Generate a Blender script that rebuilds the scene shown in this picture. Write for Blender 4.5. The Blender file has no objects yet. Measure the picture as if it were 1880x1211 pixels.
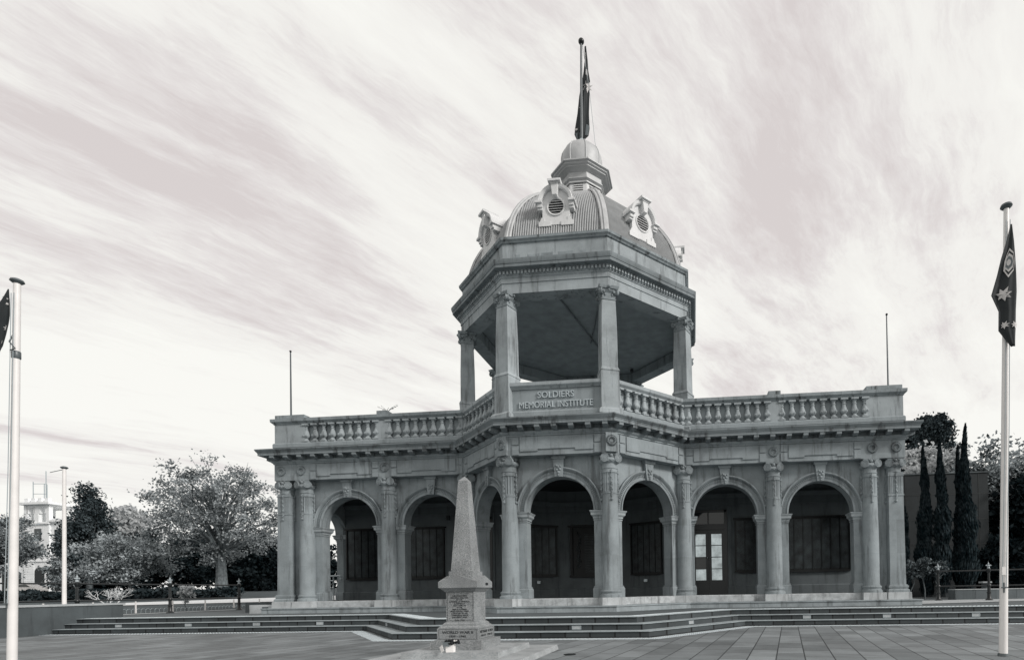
import bpy, math, random
from mathutils import Vector, Matrix
random.seed(7)
R_ = math.radians
scene = bpy.context.scene
COL = scene.collection
# ------------------------------------------------------------------ camera
FPX, PX, PY = 986.05, 1182.68, 1071.02          # focal length and principal point in pixels of the 1880 px wide photo
CF = Vector((-0.0929, 0.99562, 0.01077)).normalized()
_c, _s = math.cos(-0.09304), math.sin(-0.09304)
_F = Vector((_s, _c, 0)); _R = Vector((_c, -_s, 0)); _U = Vector((0, 0, 1))
TILT, ROLL = 0.010772, -0.016725
CF = _F*math.cos(TILT) + _U*math.sin(TILT); _U2 = -_F*math.sin(TILT) + _U*math.cos(TILT)
CR = _R*math.cos(ROLL) + _U2*math.sin(ROLL); CU = -_R*math.sin(ROLL) + _U2*math.cos(ROLL)
CAM = Vector((4.4364, -21.7012, 1.1634))
cd = bpy.data.cameras.new('camera'); cam = bpy.data.objects.new('camera', cd); COL.objects.link(cam)
m = Matrix((CR, CU, -CF)).transposed().to_4x4(); m.translation = CAM; cam.matrix_world = m
cd.sensor_width = 36; cd.sensor_fit = 'HORIZONTAL'; cd.lens = FPX/1880*36
cd.shift_x = (940-PX)/1880; cd.shift_y = (PY-605.5)/1880
cd.clip_start = .1; cd.clip_end = 3000
scene.camera = cam
def at(u, v, Y):                                  # world point seen at photo pixel (u, v) on the upright plane y = Y
    q = CF + CR*((u-PX)/FPX) + CU*((PY-v)/FPX)
    return CAM + q*((Y-CAM.y)/q.y)
# ------------------------------------------------------------------ world
SUN_DIR = Vector((.80, -.36, .50)).normalized()    # towards the sun
sun_el = math.asin(SUN_DIR.z); sun_az = math.atan2(SUN_DIR.x, SUN_DIR.y)
W = bpy.data.worlds.new('World'); scene.world = W; W.use_nodes = True
nt = W.node_tree; nt.nodes.clear()
def N(nt, t, **k):
    n = nt.nodes.new(t)
    for a, b in k.items():
        if a.startswith('i_'):
            key = a[2:]; key = int(key) if key.isdigit() else key.replace('_', ' ')
            n.inputs[key].default_value = b
        else: setattr(n, a, b)
    return n
def L(nt, a, ao, b, bi): nt.links.new(a.outputs[ao], b.inputs[bi])
def ramp(nt, pts, interp='LINEAR'):
    n = nt.nodes.new('ShaderNodeValToRGB'); cr = n.color_ramp; cr.interpolation = interp
    while len(cr.elements) < len(pts): cr.elements.new(.5)
    for e, (p, c) in zip(cr.elements, pts):
        e.position = p; e.color = (c[0], c[1], c[2], 1) if hasattr(c, '__len__') else (c, c, c, 1)
    return n
tc = N(nt, 'ShaderNodeTexCoord'); sep = N(nt, 'ShaderNodeSeparateXYZ'); L(nt, tc, 'Generated', sep, 0)
zc = N(nt, 'ShaderNodeMath', operation='MAXIMUM', i_1=.0); L(nt, sep, 'Z', zc, 0)
za = N(nt, 'ShaderNodeMath', operation='ADD', i_1=.10); L(nt, zc, 0, za, 0)
dx = N(nt, 'ShaderNodeMath', operation='DIVIDE'); L(nt, sep, 'X', dx, 0); L(nt, za, 0, dx, 1)
dy = N(nt, 'ShaderNodeMath', operation='DIVIDE'); L(nt, sep, 'Y', dy, 0); L(nt, za, 0, dy, 1)
cmb = N(nt, 'ShaderNodeCombineXYZ'); L(nt, dx, 0, cmb, 'X'); L(nt, dy, 0, cmb, 'Y')
rot = N(nt, 'ShaderNodeVectorRotate', rotation_type='Z_AXIS', i_Angle=.56); L(nt, cmb, 0, rot, 'Vector')
wn_ = N(nt, 'ShaderNodeTexNoise', i_Scale=.9, i_Detail=5, i_Roughness=.6); L(nt, rot, 0, wn_, 'Vector')
wp = N(nt, 'ShaderNodeVectorMath', operation='MULTIPLY_ADD'); L(nt, wn_, 'Color', wp, 0); wp.inputs[1].default_value = (.22, .30, 0); L(nt, rot, 0, wp, 2)
def cloud(scale, stretch, det, rough, dist, off=0):
    mp = N(nt, 'ShaderNodeMapping'); mp.inputs['Scale'].default_value = (1, stretch, 1); mp.inputs['Location'].default_value = (off, off*.7, off)
    L(nt, wp, 0, mp, 0)
    n = N(nt, 'ShaderNodeTexNoise', i_Scale=scale, i_Detail=det, i_Roughness=rough, i_Distortion=dist); L(nt, mp, 0, n, 'Vector'); return n
n1 = cloud(1.5, .20, 13, .62, 0, 5.4); n2 = cloud(1.3, .7, 6, .6, 0, 7.7); n3 = cloud(6.0, .26, 12, .74, 0, 1.7)
a1 = N(nt, 'ShaderNodeMath', operation='MULTIPLY', i_1=.50); L(nt, n1, 0, a1, 0)
a2 = N(nt, 'ShaderNodeMath', operation='MULTIPLY_ADD', i_1=.30); L(nt, n2, 0, a2, 0); L(nt, a1, 0, a2, 2)
a3 = N(nt, 'ShaderNodeMath', operation='MULTIPLY_ADD', i_1=.30); L(nt, n3, 0, a3, 0); L(nt, a2, 0, a3, 2)
# more cloud veil towards the horizon
hz = N(nt, 'ShaderNodeMapRange', i_1=.0, i_2=.55, i_3=.10, i_4=-.035); L(nt, sep, 'Z', hz, 0)
a4 = N(nt, 'ShaderNodeMath', operation='ADD'); L(nt, a3, 0, a4, 0); L(nt, hz, 0, a4, 1)
SKYR = ramp(nt, [(.460, (.68, .63, .625)), (.500, (.765, .73, .72)), (.54, (.87, .855, .825)), (.61, (.935, .93, .89))]); L(nt, a4, 0, SKYR, 0)
sky = N(nt, 'ShaderNodeTexSky', sky_type='NISHITA', sun_disc=False, sun_elevation=sun_el, sun_rotation=sun_az, air_density=1, dust_density=3)
bw = N(nt, 'ShaderNodeRGBToBW'); L(nt, sky, 0, bw, 0)
sb = N(nt, 'ShaderNodeMath', operation='MULTIPLY', i_1=.006); L(nt, bw, 0, sb, 0)     # the sky texture's own brightening, under the cloud
sm = N(nt, 'ShaderNodeMath', operation='MINIMUM', i_1=.05); L(nt, sb, 0, sm, 0)
mx = N(nt, 'ShaderNodeMix', data_type='RGBA', blend_type='ADD'); mx.inputs['Factor'].default_value = 1; L(nt, SKYR, 0, mx, 6); L(nt, sm, 0, mx, 7)
bg = N(nt, 'ShaderNodeBackground', i_Strength=1.0); L(nt, mx, 2, bg, 'Color')
wo = N(nt, 'ShaderNodeOutputWorld'); L(nt, bg, 0, wo, 0)
# ------------------------------------------------------------------ sun, exposure
sd = bpy.data.lights.new('sun', 'SUN'); sd.energy = 2.8; sd.angle = R_(12); sd.color = (1, .965, .93)
so = bpy.data.objects.new('sun', sd); COL.objects.link(so); so.rotation_euler = SUN_DIR.to_track_quat('Z', 'Y').to_euler()
scene.view_settings.view_transform = 'Standard'; scene.view_settings.look = 'None'
scene.view_settings.exposure = 0.0; scene.view_settings.gamma = 1
# ------------------------------------------------------------------ materials
def newmat(name):
    mt = bpy.data.materials.new(name); mt.use_nodes = True; nt = mt.node_tree; nt.nodes.clear()
    o = N(nt, 'ShaderNodeOutputMaterial'); b = N(nt, 'ShaderNodeBsdfPrincipled'); L(nt, b, 0, o, 0)
    return mt, nt, b
def tint(v, k=1.0):                               # the photograph's cool grey
    k = k*(1+.10/(v+.05)); return (v*(1-.090*k), v*(1+.0*k), v*(1+.038*k))
def warm(v): return (v*1.01, v*.985, v*.965)
def stone(name, v, var=.18, rough=.85, stain=.35, bump=.25, scale=1.0, cool=1.0, speck=0, bsc=45, blocks=0):
    mt, nt, b = newmat(name)
    g = N(nt, 'ShaderNodeNewGeometry')
    n1 = N(nt, 'ShaderNodeTexNoise', i_Scale=1.1*scale, i_Detail=6, i_Roughness=.62); L(nt, g, 'Position', n1, 'Vector')
    r1 = ramp(nt, [(.32, 1-var), (.5, 1.0), (.7, 1+var*.8)]); L(nt, n1, 0, r1, 0)
    mp = N(nt, 'ShaderNodeMapping'); mp.inputs['Scale'].default_value = (4.5, 4.5, .5); L(nt, g, 'Position', mp, 0)
    n2 = N(nt, 'ShaderNodeTexNoise', i_Scale=1.0, i_Detail=7, i_Roughness=.66); L(nt, mp, 0, n2, 'Vector')
    r2 = ramp(nt, [(.34, 1-stain), (.47, 1.0), (1, 1.0)]); L(nt, n2, 0, r2, 0)
    n4 = N(nt, 'ShaderNodeTexNoise', i_Scale=bsc*1.6, i_Detail=3, i_Roughness=.6); L(nt, g, 'Position', n4, 'Vector')
    r4 = ramp(nt, [(.3, 1-.15-speck), (.7, 1+.14+speck)]); L(nt, n4, 0, r4, 0)
    m1 = N(nt, 'ShaderNodeMix', data_type='RGBA', blend_type='MULTIPLY'); m1.inputs['Factor'].default_value = 1; L(nt, r1, 0, m1, 6); L(nt, r2, 0, m1, 7)
    m2 = N(nt, 'ShaderNodeMix', data_type='RGBA', blend_type='MULTIPLY'); m2.inputs['Factor'].default_value = 1; L(nt, m1, 2, m2, 6); L(nt, r4, 0, m2, 7)
    m3 = N(nt, 'ShaderNodeMix', data_type='RGBA', blend_type='MULTIPLY'); m3.inputs['Factor'].default_value = 1; L(nt, m2, 2, m3, 6)
    m3.inputs[7].default_value = (*tint(v, cool), 1)
    if blocks:
        sx_ = N(nt, 'ShaderNodeSeparateXYZ'); L(nt, g, 'Position', sx_, 0); hx_ = N(nt, 'ShaderNodeMath', operation='MULTIPLY_ADD', i_1=.73); L(nt, sx_, 'Y', hx_, 0); L(nt, sx_, 'X', hx_, 2)
        cx_ = N(nt, 'ShaderNodeCombineXYZ'); L(nt, hx_, 0, cx_, 'X'); L(nt, sx_, 'Z', cx_, 'Y'); nw = N(nt, 'ShaderNodeTexNoise', i_Scale=2.2, i_Detail=4); L(nt, g, 'Position', nw, 'Vector')
        aw = N(nt, 'ShaderNodeVectorMath', operation='MULTIPLY_ADD'); L(nt, nw, 'Color', aw, 0); aw.inputs[1].default_value = (.10, .10, 0); L(nt, cx_, 0, aw, 2)
        br = N(nt, 'ShaderNodeTexBrick', offset=.5, i_Scale=1.0, i_Mortar_Size=.004, i_Mortar_Smooth=.6, i_Brick_Width=1.35, i_Row_Height=1.18, i_Bias=0.0); L(nt, aw, 0, br, 'Vector')
        br.inputs['Color1'].default_value = (.80, .80, .80, 1); br.inputs['Color2'].default_value = (1.14, 1.14, 1.14, 1); br.inputs['Mortar'].default_value = (.62, .62, .62, 1)
        m5 = N(nt, 'ShaderNodeMix', data_type='RGBA', blend_type='MULTIPLY'); m5.inputs['Factor'].default_value = blocks; L(nt, m3, 2, m5, 6); L(nt, br, 0, m5, 7); m3 = m5
    L(nt, m3, 2, b, 'Base Color'); b.inputs['Roughness'].default_value = rough
    n5 = N(nt, 'ShaderNodeTexNoise', i_Scale=bsc, i_Detail=4); L(nt, g, 'Position', n5, 'Vector')
    bp = N(nt, 'ShaderNodeBump', i_Strength=bump, i_Distance=.01); L(nt, n5, 0, bp, 'Height'); L(nt, bp, 0, b, 'Normal')
    return mt
def plain(name, c, rough=.5, metal=0, var=0, vs=8):
    mt, nt, b = newmat(name)
    c = c if hasattr(c, '__len__') else tint(c)
    b.inputs['Base Color'].default_value = (*c, 1); b.inputs['Roughness'].default_value = rough; b.inputs['Metallic'].default_value = metal
    if var:
        g = N(nt, 'ShaderNodeNewGeometry'); n = N(nt, 'ShaderNodeTexNoise', i_Scale=vs, i_Detail=5, i_Roughness=.6); L(nt, g, 'Position', n, 'Vector')
        r = ramp(nt, [(.3, [x*(1-var) for x in c]), (.7, [min(1, x*(1+var)) for x in c])]); L(nt, n, 0, r, 0); L(nt, r, 0, b, 'Base Color')
    return mt
def granite(name, lo, hi, sc=70, rough=.6):
    mt, nt, b = newmat(name); g = N(nt, 'ShaderNodeNewGeometry')
    n = N(nt, 'ShaderNodeTexNoise', i_Scale=sc, i_Detail=2, i_Roughness=.7); L(nt, g, 'Position', n, 'Vector')
    r = ramp(nt, [(.40, tint(lo)), (.5, tint((lo+hi)/2, .5)), (.60, tint(hi, .2))]); L(nt, n, 0, r, 0)
    n2 = N(nt, 'ShaderNodeTexNoise', i_Scale=3, i_Detail=5); L(nt, g, 'Position', n2, 'Vector'); r2 = ramp(nt, [(.35, .8), (.65, 1.1)]); L(nt, n2, 0, r2, 0)
    m = N(nt, 'ShaderNodeMix', data_type='RGBA', blend_type='MULTIPLY'); m.inputs['Factor'].default_value = 1; L(nt, r, 0, m, 6); L(nt, r2, 0, m, 7)
    L(nt, m, 2, b, 'Base Color'); b.inputs['Roughness'].default_value = rough
    bp = N(nt, 'ShaderNodeBump', i_Strength=.3, i_Distance=.004); L(nt, n, 0, bp, 'Height'); L(nt, bp, 0, b, 'Normal')
    return mt
def brickmat(name, c1, c2, mortar, w, h, ms, rotz=0, rotx=0, rough=.8, off=.5, big=.15, cool=1.0, spots=False):
    mt, nt, b = newmat(name); g = N(nt, 'ShaderNodeNewGeometry')
    mp = N(nt, 'ShaderNodeMapping'); mp.inputs['Rotation'].default_value = (rotx, 0, rotz); L(nt, g, 'Position', mp, 0)
    br = N(nt, 'ShaderNodeTexBrick', offset=off, i_Scale=1.0, i_Mortar_Size=ms, i_Mortar_Smooth=.1, i_Brick_Width=w, i_Row_Height=h, i_Bias=0.0)
    br.inputs['Color1'].default_value = (*tint(c1, cool), 1); br.inputs['Color2'].default_value = (*tint(c2, cool), 1); br.inputs['Mortar'].default_value = (*tint(mortar, cool), 1)
    L(nt, mp, 0, br, 'Vector')
    n = N(nt, 'ShaderNodeTexNoise', i_Scale=1.3, i_Detail=7, i_Roughness=.65); L(nt, g, 'Position', n, 'Vector'); r = ramp(nt, [(.3, 1-big), (.7, 1+big)]); L(nt, n, 0, r, 0)
    n4 = N(nt, 'ShaderNodeTexNoise', i_Scale=60, i_Detail=3); L(nt, g, 'Position', n4, 'Vector'); r4 = ramp(nt, [(.3, .88), (.7, 1.12)]); L(nt, n4, 0, r4, 0)
    m = N(nt, 'ShaderNodeMix', data_type='RGBA', blend_type='MULTIPLY'); m.inputs['Factor'].default_value = 1; L(nt, br, 0, m, 6); L(nt, r, 0, m, 7)
    m2 = N(nt, 'ShaderNodeMix', data_type='RGBA', blend_type='MULTIPLY'); m2.inputs['Factor'].default_value = 1; L(nt, m, 2, m2, 6); L(nt, r4, 0, m2, 7)
    L(nt, m2, 2, b, 'Base Color'); b.inputs['Roughness'].default_value = rough
    if spots:
        vo = N(nt, 'ShaderNodeTexVoronoi', i_Scale=2.6); L(nt, g, 'Position', vo, 'Vector'); rv = ramp(nt, [(.03, .45), (.055, 1)]); L(nt, vo, 'Distance', rv, 0)
        nb = N(nt, 'ShaderNodeTexNoise', i_Scale=.45, i_Detail=9, i_Roughness=.7, i_Distortion=.6); L(nt, g, 'Position', nb, 'Vector'); rb_ = ramp(nt, [(.42, .82), (.5, 1), (.60, 1.1)]); L(nt, nb, 0, rb_, 0)
        for q in (rv, rb_):
            m3 = N(nt, 'ShaderNodeMix', data_type='RGBA', blend_type='MULTIPLY'); m3.inputs['Factor'].default_value = 1; L(nt, m2, 2, m3, 6); L(nt, q, 0, m3, 7); L(nt, m3, 2, b, 'Base Color'); m2 = m3
    bp = N(nt, 'ShaderNodeBump', i_Strength=.4, i_Distance=.01, invert=True); L(nt, br, 'Fac', bp, 'Height'); L(nt, bp, 0, b, 'Normal')
    return mt
def leafmat(name, lo, hi, cool=1.0, trans=.25, sc=.8):
    mt = bpy.data.materials.new(name); mt.use_nodes = True; nt = mt.node_tree; nt.nodes.clear()
    o = N(nt, 'ShaderNodeOutputMaterial'); d = N(nt, 'ShaderNodeBsdfDiffuse'); t = N(nt, 'ShaderNodeBsdfTranslucent'); mxs = N(nt, 'ShaderNodeMixShader'); mxs.inputs[0].default_value = trans
    g = N(nt, 'ShaderNodeNewGeometry'); n = N(nt, 'ShaderNodeTexNoise', i_Scale=sc, i_Detail=3); L(nt, g, 'Position', n, 'Vector')
    wn = N(nt, 'ShaderNodeTexNoise', i_Scale=7, i_Detail=1); L(nt, g, 'Position', wn, 'Vector')
    ad = N(nt, 'ShaderNodeMath', operation='ADD'); L(nt, n, 0, ad, 0); L(nt, wn, 0, ad, 1); hf = N(nt, 'ShaderNodeMath', operation='MULTIPLY', i_1=.5); L(nt, ad, 0, hf, 0)
    r = ramp(nt, [(.38, tint(lo, cool*1.6)), (.62, tint(hi, cool))]); L(nt, hf, 0, r, 0)
    L(nt, r, 0, d, 0); L(nt, r, 0, t, 0); L(nt, d, 0, mxs, 1); L(nt, t, 0, mxs, 2); L(nt, mxs, 0, o, 0)
    return mt
def stripemat(name, c1, c2, period, axis=0, rough=.8, duty=.5, rotz=0):
    mt, nt, b = newmat(name); g = N(nt, 'ShaderNodeNewGeometry'); mp = N(nt, 'ShaderNodeMapping'); mp.inputs['Rotation'].default_value = (0, 0, rotz); L(nt, g, 'Position', mp, 0)
    s = N(nt, 'ShaderNodeSeparateXYZ'); L(nt, mp, 0, s, 0)
    mu = N(nt, 'ShaderNodeMath', operation='DIVIDE', i_1=period); L(nt, s, axis, mu, 0); fr = N(nt, 'ShaderNodeMath', operation='FRACT'); L(nt, mu, 0, fr, 0)
    gt = N(nt, 'ShaderNodeMath', operation='LESS_THAN', i_1=duty); L(nt, fr, 0, gt, 0)
    n = N(nt, 'ShaderNodeTexNoise', i_Scale=3, i_Detail=5); L(nt, g, 'Position', n, 'Vector'); r = ramp(nt, [(.3, .8), (.7, 1.1)]); L(nt, n, 0, r, 0)
    m = N(nt, 'ShaderNodeMix', data_type='RGBA'); L(nt, gt, 0, m, 0); m.inputs[6].default_value = (*tint(c2), 1); m.inputs[7].default_value = (*tint(c1), 1)
    m2 = N(nt, 'ShaderNodeMix', data_type='RGBA', blend_type='MULTIPLY'); m2.inputs['Factor'].default_value = 1; L(nt, m, 2, m2, 6); L(nt, r, 0, m2, 7)
    L(nt, m2, 2, b, 'Base Color'); b.inputs['Roughness'].default_value = rough; return mt
def dotmat(name, c1, c2, period, rotz=0):
    mt, nt, b = newmat(name); g = N(nt, 'ShaderNodeNewGeometry'); mp = N(nt, 'ShaderNodeMapping'); mp.inputs['Rotation'].default_value = (0, 0, rotz); L(nt, g, 'Position', mp, 0)
    s = N(nt, 'ShaderNodeSeparateXYZ'); L(nt, mp, 0, s, 0); k = 2*math.pi/period; o = []
    for ax in (0, 1):
        mu = N(nt, 'ShaderNodeMath', operation='MULTIPLY', i_1=k); L(nt, s, ax, mu, 0); sn = N(nt, 'ShaderNodeMath', operation='SINE'); L(nt, mu, 0, sn, 0); o.append(sn)
    ad = N(nt, 'ShaderNodeMath', operation='ADD'); L(nt, o[0], 0, ad, 0); L(nt, o[1], 0, ad, 1)
    r = ramp(nt, [(.25, tint(c2)), (.45, tint(c1))]); L(nt, ad, 0, r, 0); L(nt, r, 0, b, 'Base Color'); b.inputs['Roughness'].default_value = .7
    bp = N(nt, 'ShaderNodeBump', i_Strength=.5, i_Distance=.01); L(nt, ad, 0, bp, 'Height'); L(nt, bp, 0, b, 'Normal'); return mt
M = dict(
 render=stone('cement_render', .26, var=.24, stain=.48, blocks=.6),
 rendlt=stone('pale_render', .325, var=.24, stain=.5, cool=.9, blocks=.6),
 inner=stone('loggia_render', .12, var=.2, stain=.3),  # loggia shade put into the colour, darker than the outside render
 coping=stone('weathered_coping', .26, var=.3, stain=.85, scale=2),
 cornice=stone('cornice_render', .20, var=.28, stain=.65),
 plinth=stone('plinth_stone', .42, var=.22, stain=.45, scale=2, cool=.5),
 thresh=stone('threshold_stone', .40, var=.3, stain=.5, scale=4, cool=.5, speck=.12),
 styl=stone('base_course_stone', .30, var=.25, stain=.45, scale=2),
 bronze=plain('dark_bronze', .005, .45, .3, .5, 6),
 bronze_hi=plain('bronze_relief', .03, .35, .5, .7, 3),
 wood=plain('dark_door_paint', .022, .4),
 glass_lit=plain('reflective_glass', .42, .07, 1.0, .35, 3), letstone=plain('raised_letters', .46, .8),  # door glass: mottled colour imitates uneven reflections
 glass=plain('dark_glass', .03, .06),
 ceilin=plain('loggia_ceiling', .02, .8, 0, .2, 2),  # near black: the ceiling's shade is carried by its colour
 floor=plain('loggia_floor', .045, .6, 0, .25, 3),  # floor darkened too, interior shade is part of this colour
 white=stone('white_timber', .66, var=.05, stain=.12, cool=.1, bump=.05),
 iron=plain('roof_iron', tint(.30, .3), .6, .1, .15, 3),
 ironrib=plain('roof_ridge_iron', tint(.42, .2), .6, .1, .15, 3),
 zinc=plain('zinc_dome', tint(.42, .2), .55, .12, .12, 4),
 ceilboard=stripemat('ceiling_boards', .36, .26, .085, 1, duty=.85),
 granite=granite('speckled_granite', .11, .37, 110),
 granlt=granite('granite_slab', .20, .44, 110, .75),
 letter=plain('lead_letter', .015, .5),
 panel=stone('name_panel', .28, var=.14, stain=.25),
 blackiron=plain('black_iron', .012, .4),
 polewhite=plain('white_pole_paint', warm(.72), .45, 0, .06, 3),
 polegrey=plain('grey_pole', .10, .4, 0, .1, 3),
 silverpaint=plain('silver_finial', .38, .4, 0, .1, 9),
 steel=plain('steel_rail', .5, .3, .6),
 concrete=stone('concrete_wall', .085, var=.2, stain=.3),
 conclt=stone('pale_concrete', .38, var=.15, stain=.2, cool=.5),
 paving=brickmat('plaza_pavers', .12, .215, .03, .90, .46, .012, rotz=R_(90)+.17, big=.14, cool=.7, spots=True),
 landing=stone('landing_paving', .085, var=.15, stain=.1),
 riser=brickmat('bluestone_risers', .022, .055, .004, .62, 5.0, .022, rotx=R_(90), big=.3),
 tread=stone('step_treads', .30, var=.2, stain=.2, scale=2),
 tact=stripemat('tactile_strip', .85, .38, .11, 0, duty=.6, rotz=.5),
 tactdot=dotmat('tactile_dots', .85, .32, .075, .78),
 grass=stone('lawn', .05, var=.4, stain=.4, scale=.4, rough=1, bsc=12, cool=1.5),
 path=stone('garden_path', .62, var=.08, stain=.1, cool=.3),  # pale so the path looks sunlit, the light is in the colour
 road=stone('road_asphalt', .12, var=.1, stain=.1),
 bark=stone('bark', .10, var=.4, stain=.4, scale=3),
 barkpale=stone('plane_bark', .14, var=.5, stain=.4, scale=4),
 l_dark=leafmat('dark_foliage', .006, .032, 1.3, .1), l_conifer=leafmat('conifer_foliage', .012, .11, 1.3, .05),
 l_cyp=leafmat('cypress_foliage', .010, .045, 1.4, .05, 2),
 l_plane=leafmat('plane_leaves', .05, .55, .7, .4), l_bright=leafmat('bright_leaves', .03, .62, .8, .35, 1.0), l_pale=leafmat('pale_autumn_leaves', .35, .7, .3, .4), l_mid=leafmat('mid_leaves', .015, .48, .9, .3, .9),
 l_shrub=leafmat('shrub_leaves', .015, .22, 1.1, .2, 3), l_hedge=leafmat('hedge_leaves', .015, .06, 1.2, .1),
 bwhite=stone('white_stucco', .8, var=.06, stain=.15, cool=.2), bwin=plain('far_window', .05, .2), bdark=plain('far_opening', .015, .6),
 blackwall=stone('black_panel_wall', .022, var=.2, stain=.2),
 flag=plain('navy_flag_cloth', .022, .8), flagw=plain('white_flag_cloth', warm(.55), .8), flagg=plain('grey_flag_cloth', .16, .8), paper=plain('white_card', warm(.85), .6),
 carp=plain('silver_car_paint', warm(.6), .25, .3), tyre=plain('tyre_rubber', .015, .8), flower=plain('dark_flowers', .01, .9, 0, .5, 30),
 wire=plain('thin_rope', .35, .8), soil=plain('garden_soil', .03, 1, 0, .3, 3))
# ------------------------------------------------------------------ mesh helpers
class MB:
    def __init__(s): s.v = []; s.f = []
    def add(s, vs, fs):
        k = len(s.v); s.v += [tuple(p) for p in vs]; s.f += [tuple(i+k for i in f) for f in fs]; return s
    def hexa(s, b, t):                            # four base points counter-clockwise from above, four top points
        return s.add(list(b)+list(t), [(3, 2, 1, 0), (4, 5, 6, 7), (0, 1, 5, 4), (1, 2, 6, 5), (2, 3, 7, 6), (3, 0, 4, 7)])
    def box(s, x0, x1, y0, y1, z0, z1):
        return s.hexa([(x0, y0, z0), (x1, y0, z0), (x1, y1, z0), (x0, y1, z0)], [(x0, y0, z1), (x1, y0, z1), (x1, y1, z1), (x0, y1, z1)])
    def fr(s, x, y, z0, z1, w0, w1, a=0, d0=None, d1=None):   # square frustum turned by a
        d0 = w0 if d0 is None else d0; d1 = w1 if d1 is None else d1; c, n = math.cos(a), math.sin(a)
        q = lambda w, d, z: [(x+c*i*w/2-n*j*d/2, y+n*i*w/2+c*j*d/2, z) for i, j in ((-1, -1), (1, -1), (1, 1), (-1, 1))]
        return s.hexa(q(w0, d0, z0), q(w1, d1, z1))
    def prism(s, poly, z0, z1):
        n = len(poly); return s.add([(x, y, z0) for x, y in poly]+[(x, y, z1) for x, y in poly],
            [tuple(range(n-1, -1, -1)), tuple(range(n, 2*n))]+[(i, (i+1) % n, n+(i+1) % n, n+i) for i in range(n)])
    def plate(s, O, U, Nn, poly, d0, d1, V=Vector((0, 0, 1))):   # polygon in the (U, V) plane, extruded along Nn
        n = len(poly); P = lambda d: [O+U*x+V*y+Nn*d for x, y in poly]
        return s.add(P(d0)+P(d1), [tuple(range(n-1, -1, -1)), tuple(range(n, 2*n))]+[(i, (i+1) % n, n+(i+1) % n, n+i) for i in range(n)])
    def lathe(s, x, y, prof, n=24, a0=0, flute=0, nf=0):
        k = len(s.v); m_ = len(prof)
        for r, z in prof:
            for i in range(n):
                a = a0+2*math.pi*i/n; s.v.append((x+r*math.cos(a), y+r*math.sin(a), z))
        for j in range(m_-1):
            for i in range(n): s.f.append((k+j*n+i, k+j*n+(i+1) % n, k+(j+1)*n+(i+1) % n, k+(j+1)*n+i))
        s.f.append(tuple(k+i for i in range(n-1, -1, -1))); s.f.append(tuple(k+(m_-1)*n+i for i in range(n))); return s
    def lathe_ax(s, C, A, prof, n=16):            # prof (r, t) about axis A through C
        A = Vector(A).normalized(); X = A.orthogonal().normalized(); Y = A.cross(X); k = len(s.v); C = Vector(C); m_ = len(prof)
        for r, t in prof:
            for i in range(n):
                a = 2*math.pi*i/n; s.v.append(tuple(C+A*t+X*(r*math.cos(a))+Y*(r*math.sin(a))))
        for j in range(m_-1):
            for i in range(n): s.f.append((k+j*n+i, k+j*n+(i+1) % n, k+(j+1)*n+(i+1) % n, k+(j+1)*n+i))
        s.f.append(tuple(k+i for i in range(n-1, -1, -1))); s.f.append(tuple(k+(m_-1)*n+i for i in range(n))); return s
    def tube(s, pts, rad, n=8):
        pts = [Vector(p) for p in pts]; rad = rad if hasattr(rad, '__len__') else [rad]*len(pts); k = len(s.v); X = None
        for i, p in enumerate(pts):
            d = (pts[min(i+1, len(pts)-1)]-pts[max(i-1, 0)]).normalized()
            X = d.orthogonal().normalized() if X is None else (X-d*X.dot(d)).normalized(); Y = d.cross(X)
            for j in range(n):
                a = 2*math.pi*j/n; s.v.append(tuple(p+X*(rad[i]*math.cos(a))+Y*(rad[i]*math.sin(a))))
        for i in range(len(pts)-1):
            for j in range(n): s.f.append((k+i*n+j, k+i*n+(j+1) % n, k+(i+1)*n+(j+1) % n, k+(i+1)*n+j))
        s.f.append(tuple(k+i for i in range(n-1, -1, -1))); e = k+(len(pts)-1)*n; s.f.append(tuple(e+i for i in range(n))); return s
    def ball(s, x, y, z, r, n=12, sz=1):
        h = n//2; return s.lathe(x, y, [(max(.001, r*math.sin(math.pi*i/h)), z-r*sz*math.cos(math.pi*i/h)) for i in range(h+1)], n)
    def sweep(s, path, prof, closed=True, caps=True):
        rings = [offset(path, o, closed) for o, z in prof]; k = len(s.v); n = len(path)
        for rg, (o, z) in zip(rings, prof): s.v += [(x, y, z) for x, y in rg]
        for j in range(len(prof)-1):
            for i in range(n if closed else n-1):
                a, b = i, (i+1) % n; s.f.append((k+j*n+a, k+j*n+b, k+(j+1)*n+b, k+(j+1)*n+a))
        if not closed and caps:
            s.f.append(tuple(k+j*n for j in range(len(prof)))); s.f.append(tuple(k+j*n+n-1 for j in range(len(prof)-1, -1, -1)))
        return s
    def build(s, name, mat, parent=None, smooth=True, kind=None, label=None, cat=None, group=None, ang=32):
        me = bpy.data.meshes.new(name); me.from_pydata(s.v, [], s.f); me.materials.append(M[mat] if isinstance(mat, str) else mat)
        if smooth: me.shade_smooth(); me.set_sharp_from_angle(angle=R_(ang))
        me.update(); o = bpy.data.objects.new(name, me); COL.objects.link(o)
        if parent: o.parent = parent
        return tag(o, label, cat, group, kind)
def tag(o, label=None, cat=None, group=None, kind=None):
    for k, v in (('label', label), ('category', cat), ('group', group), ('kind', kind)):
        if v: o[k] = v
    return o
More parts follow.
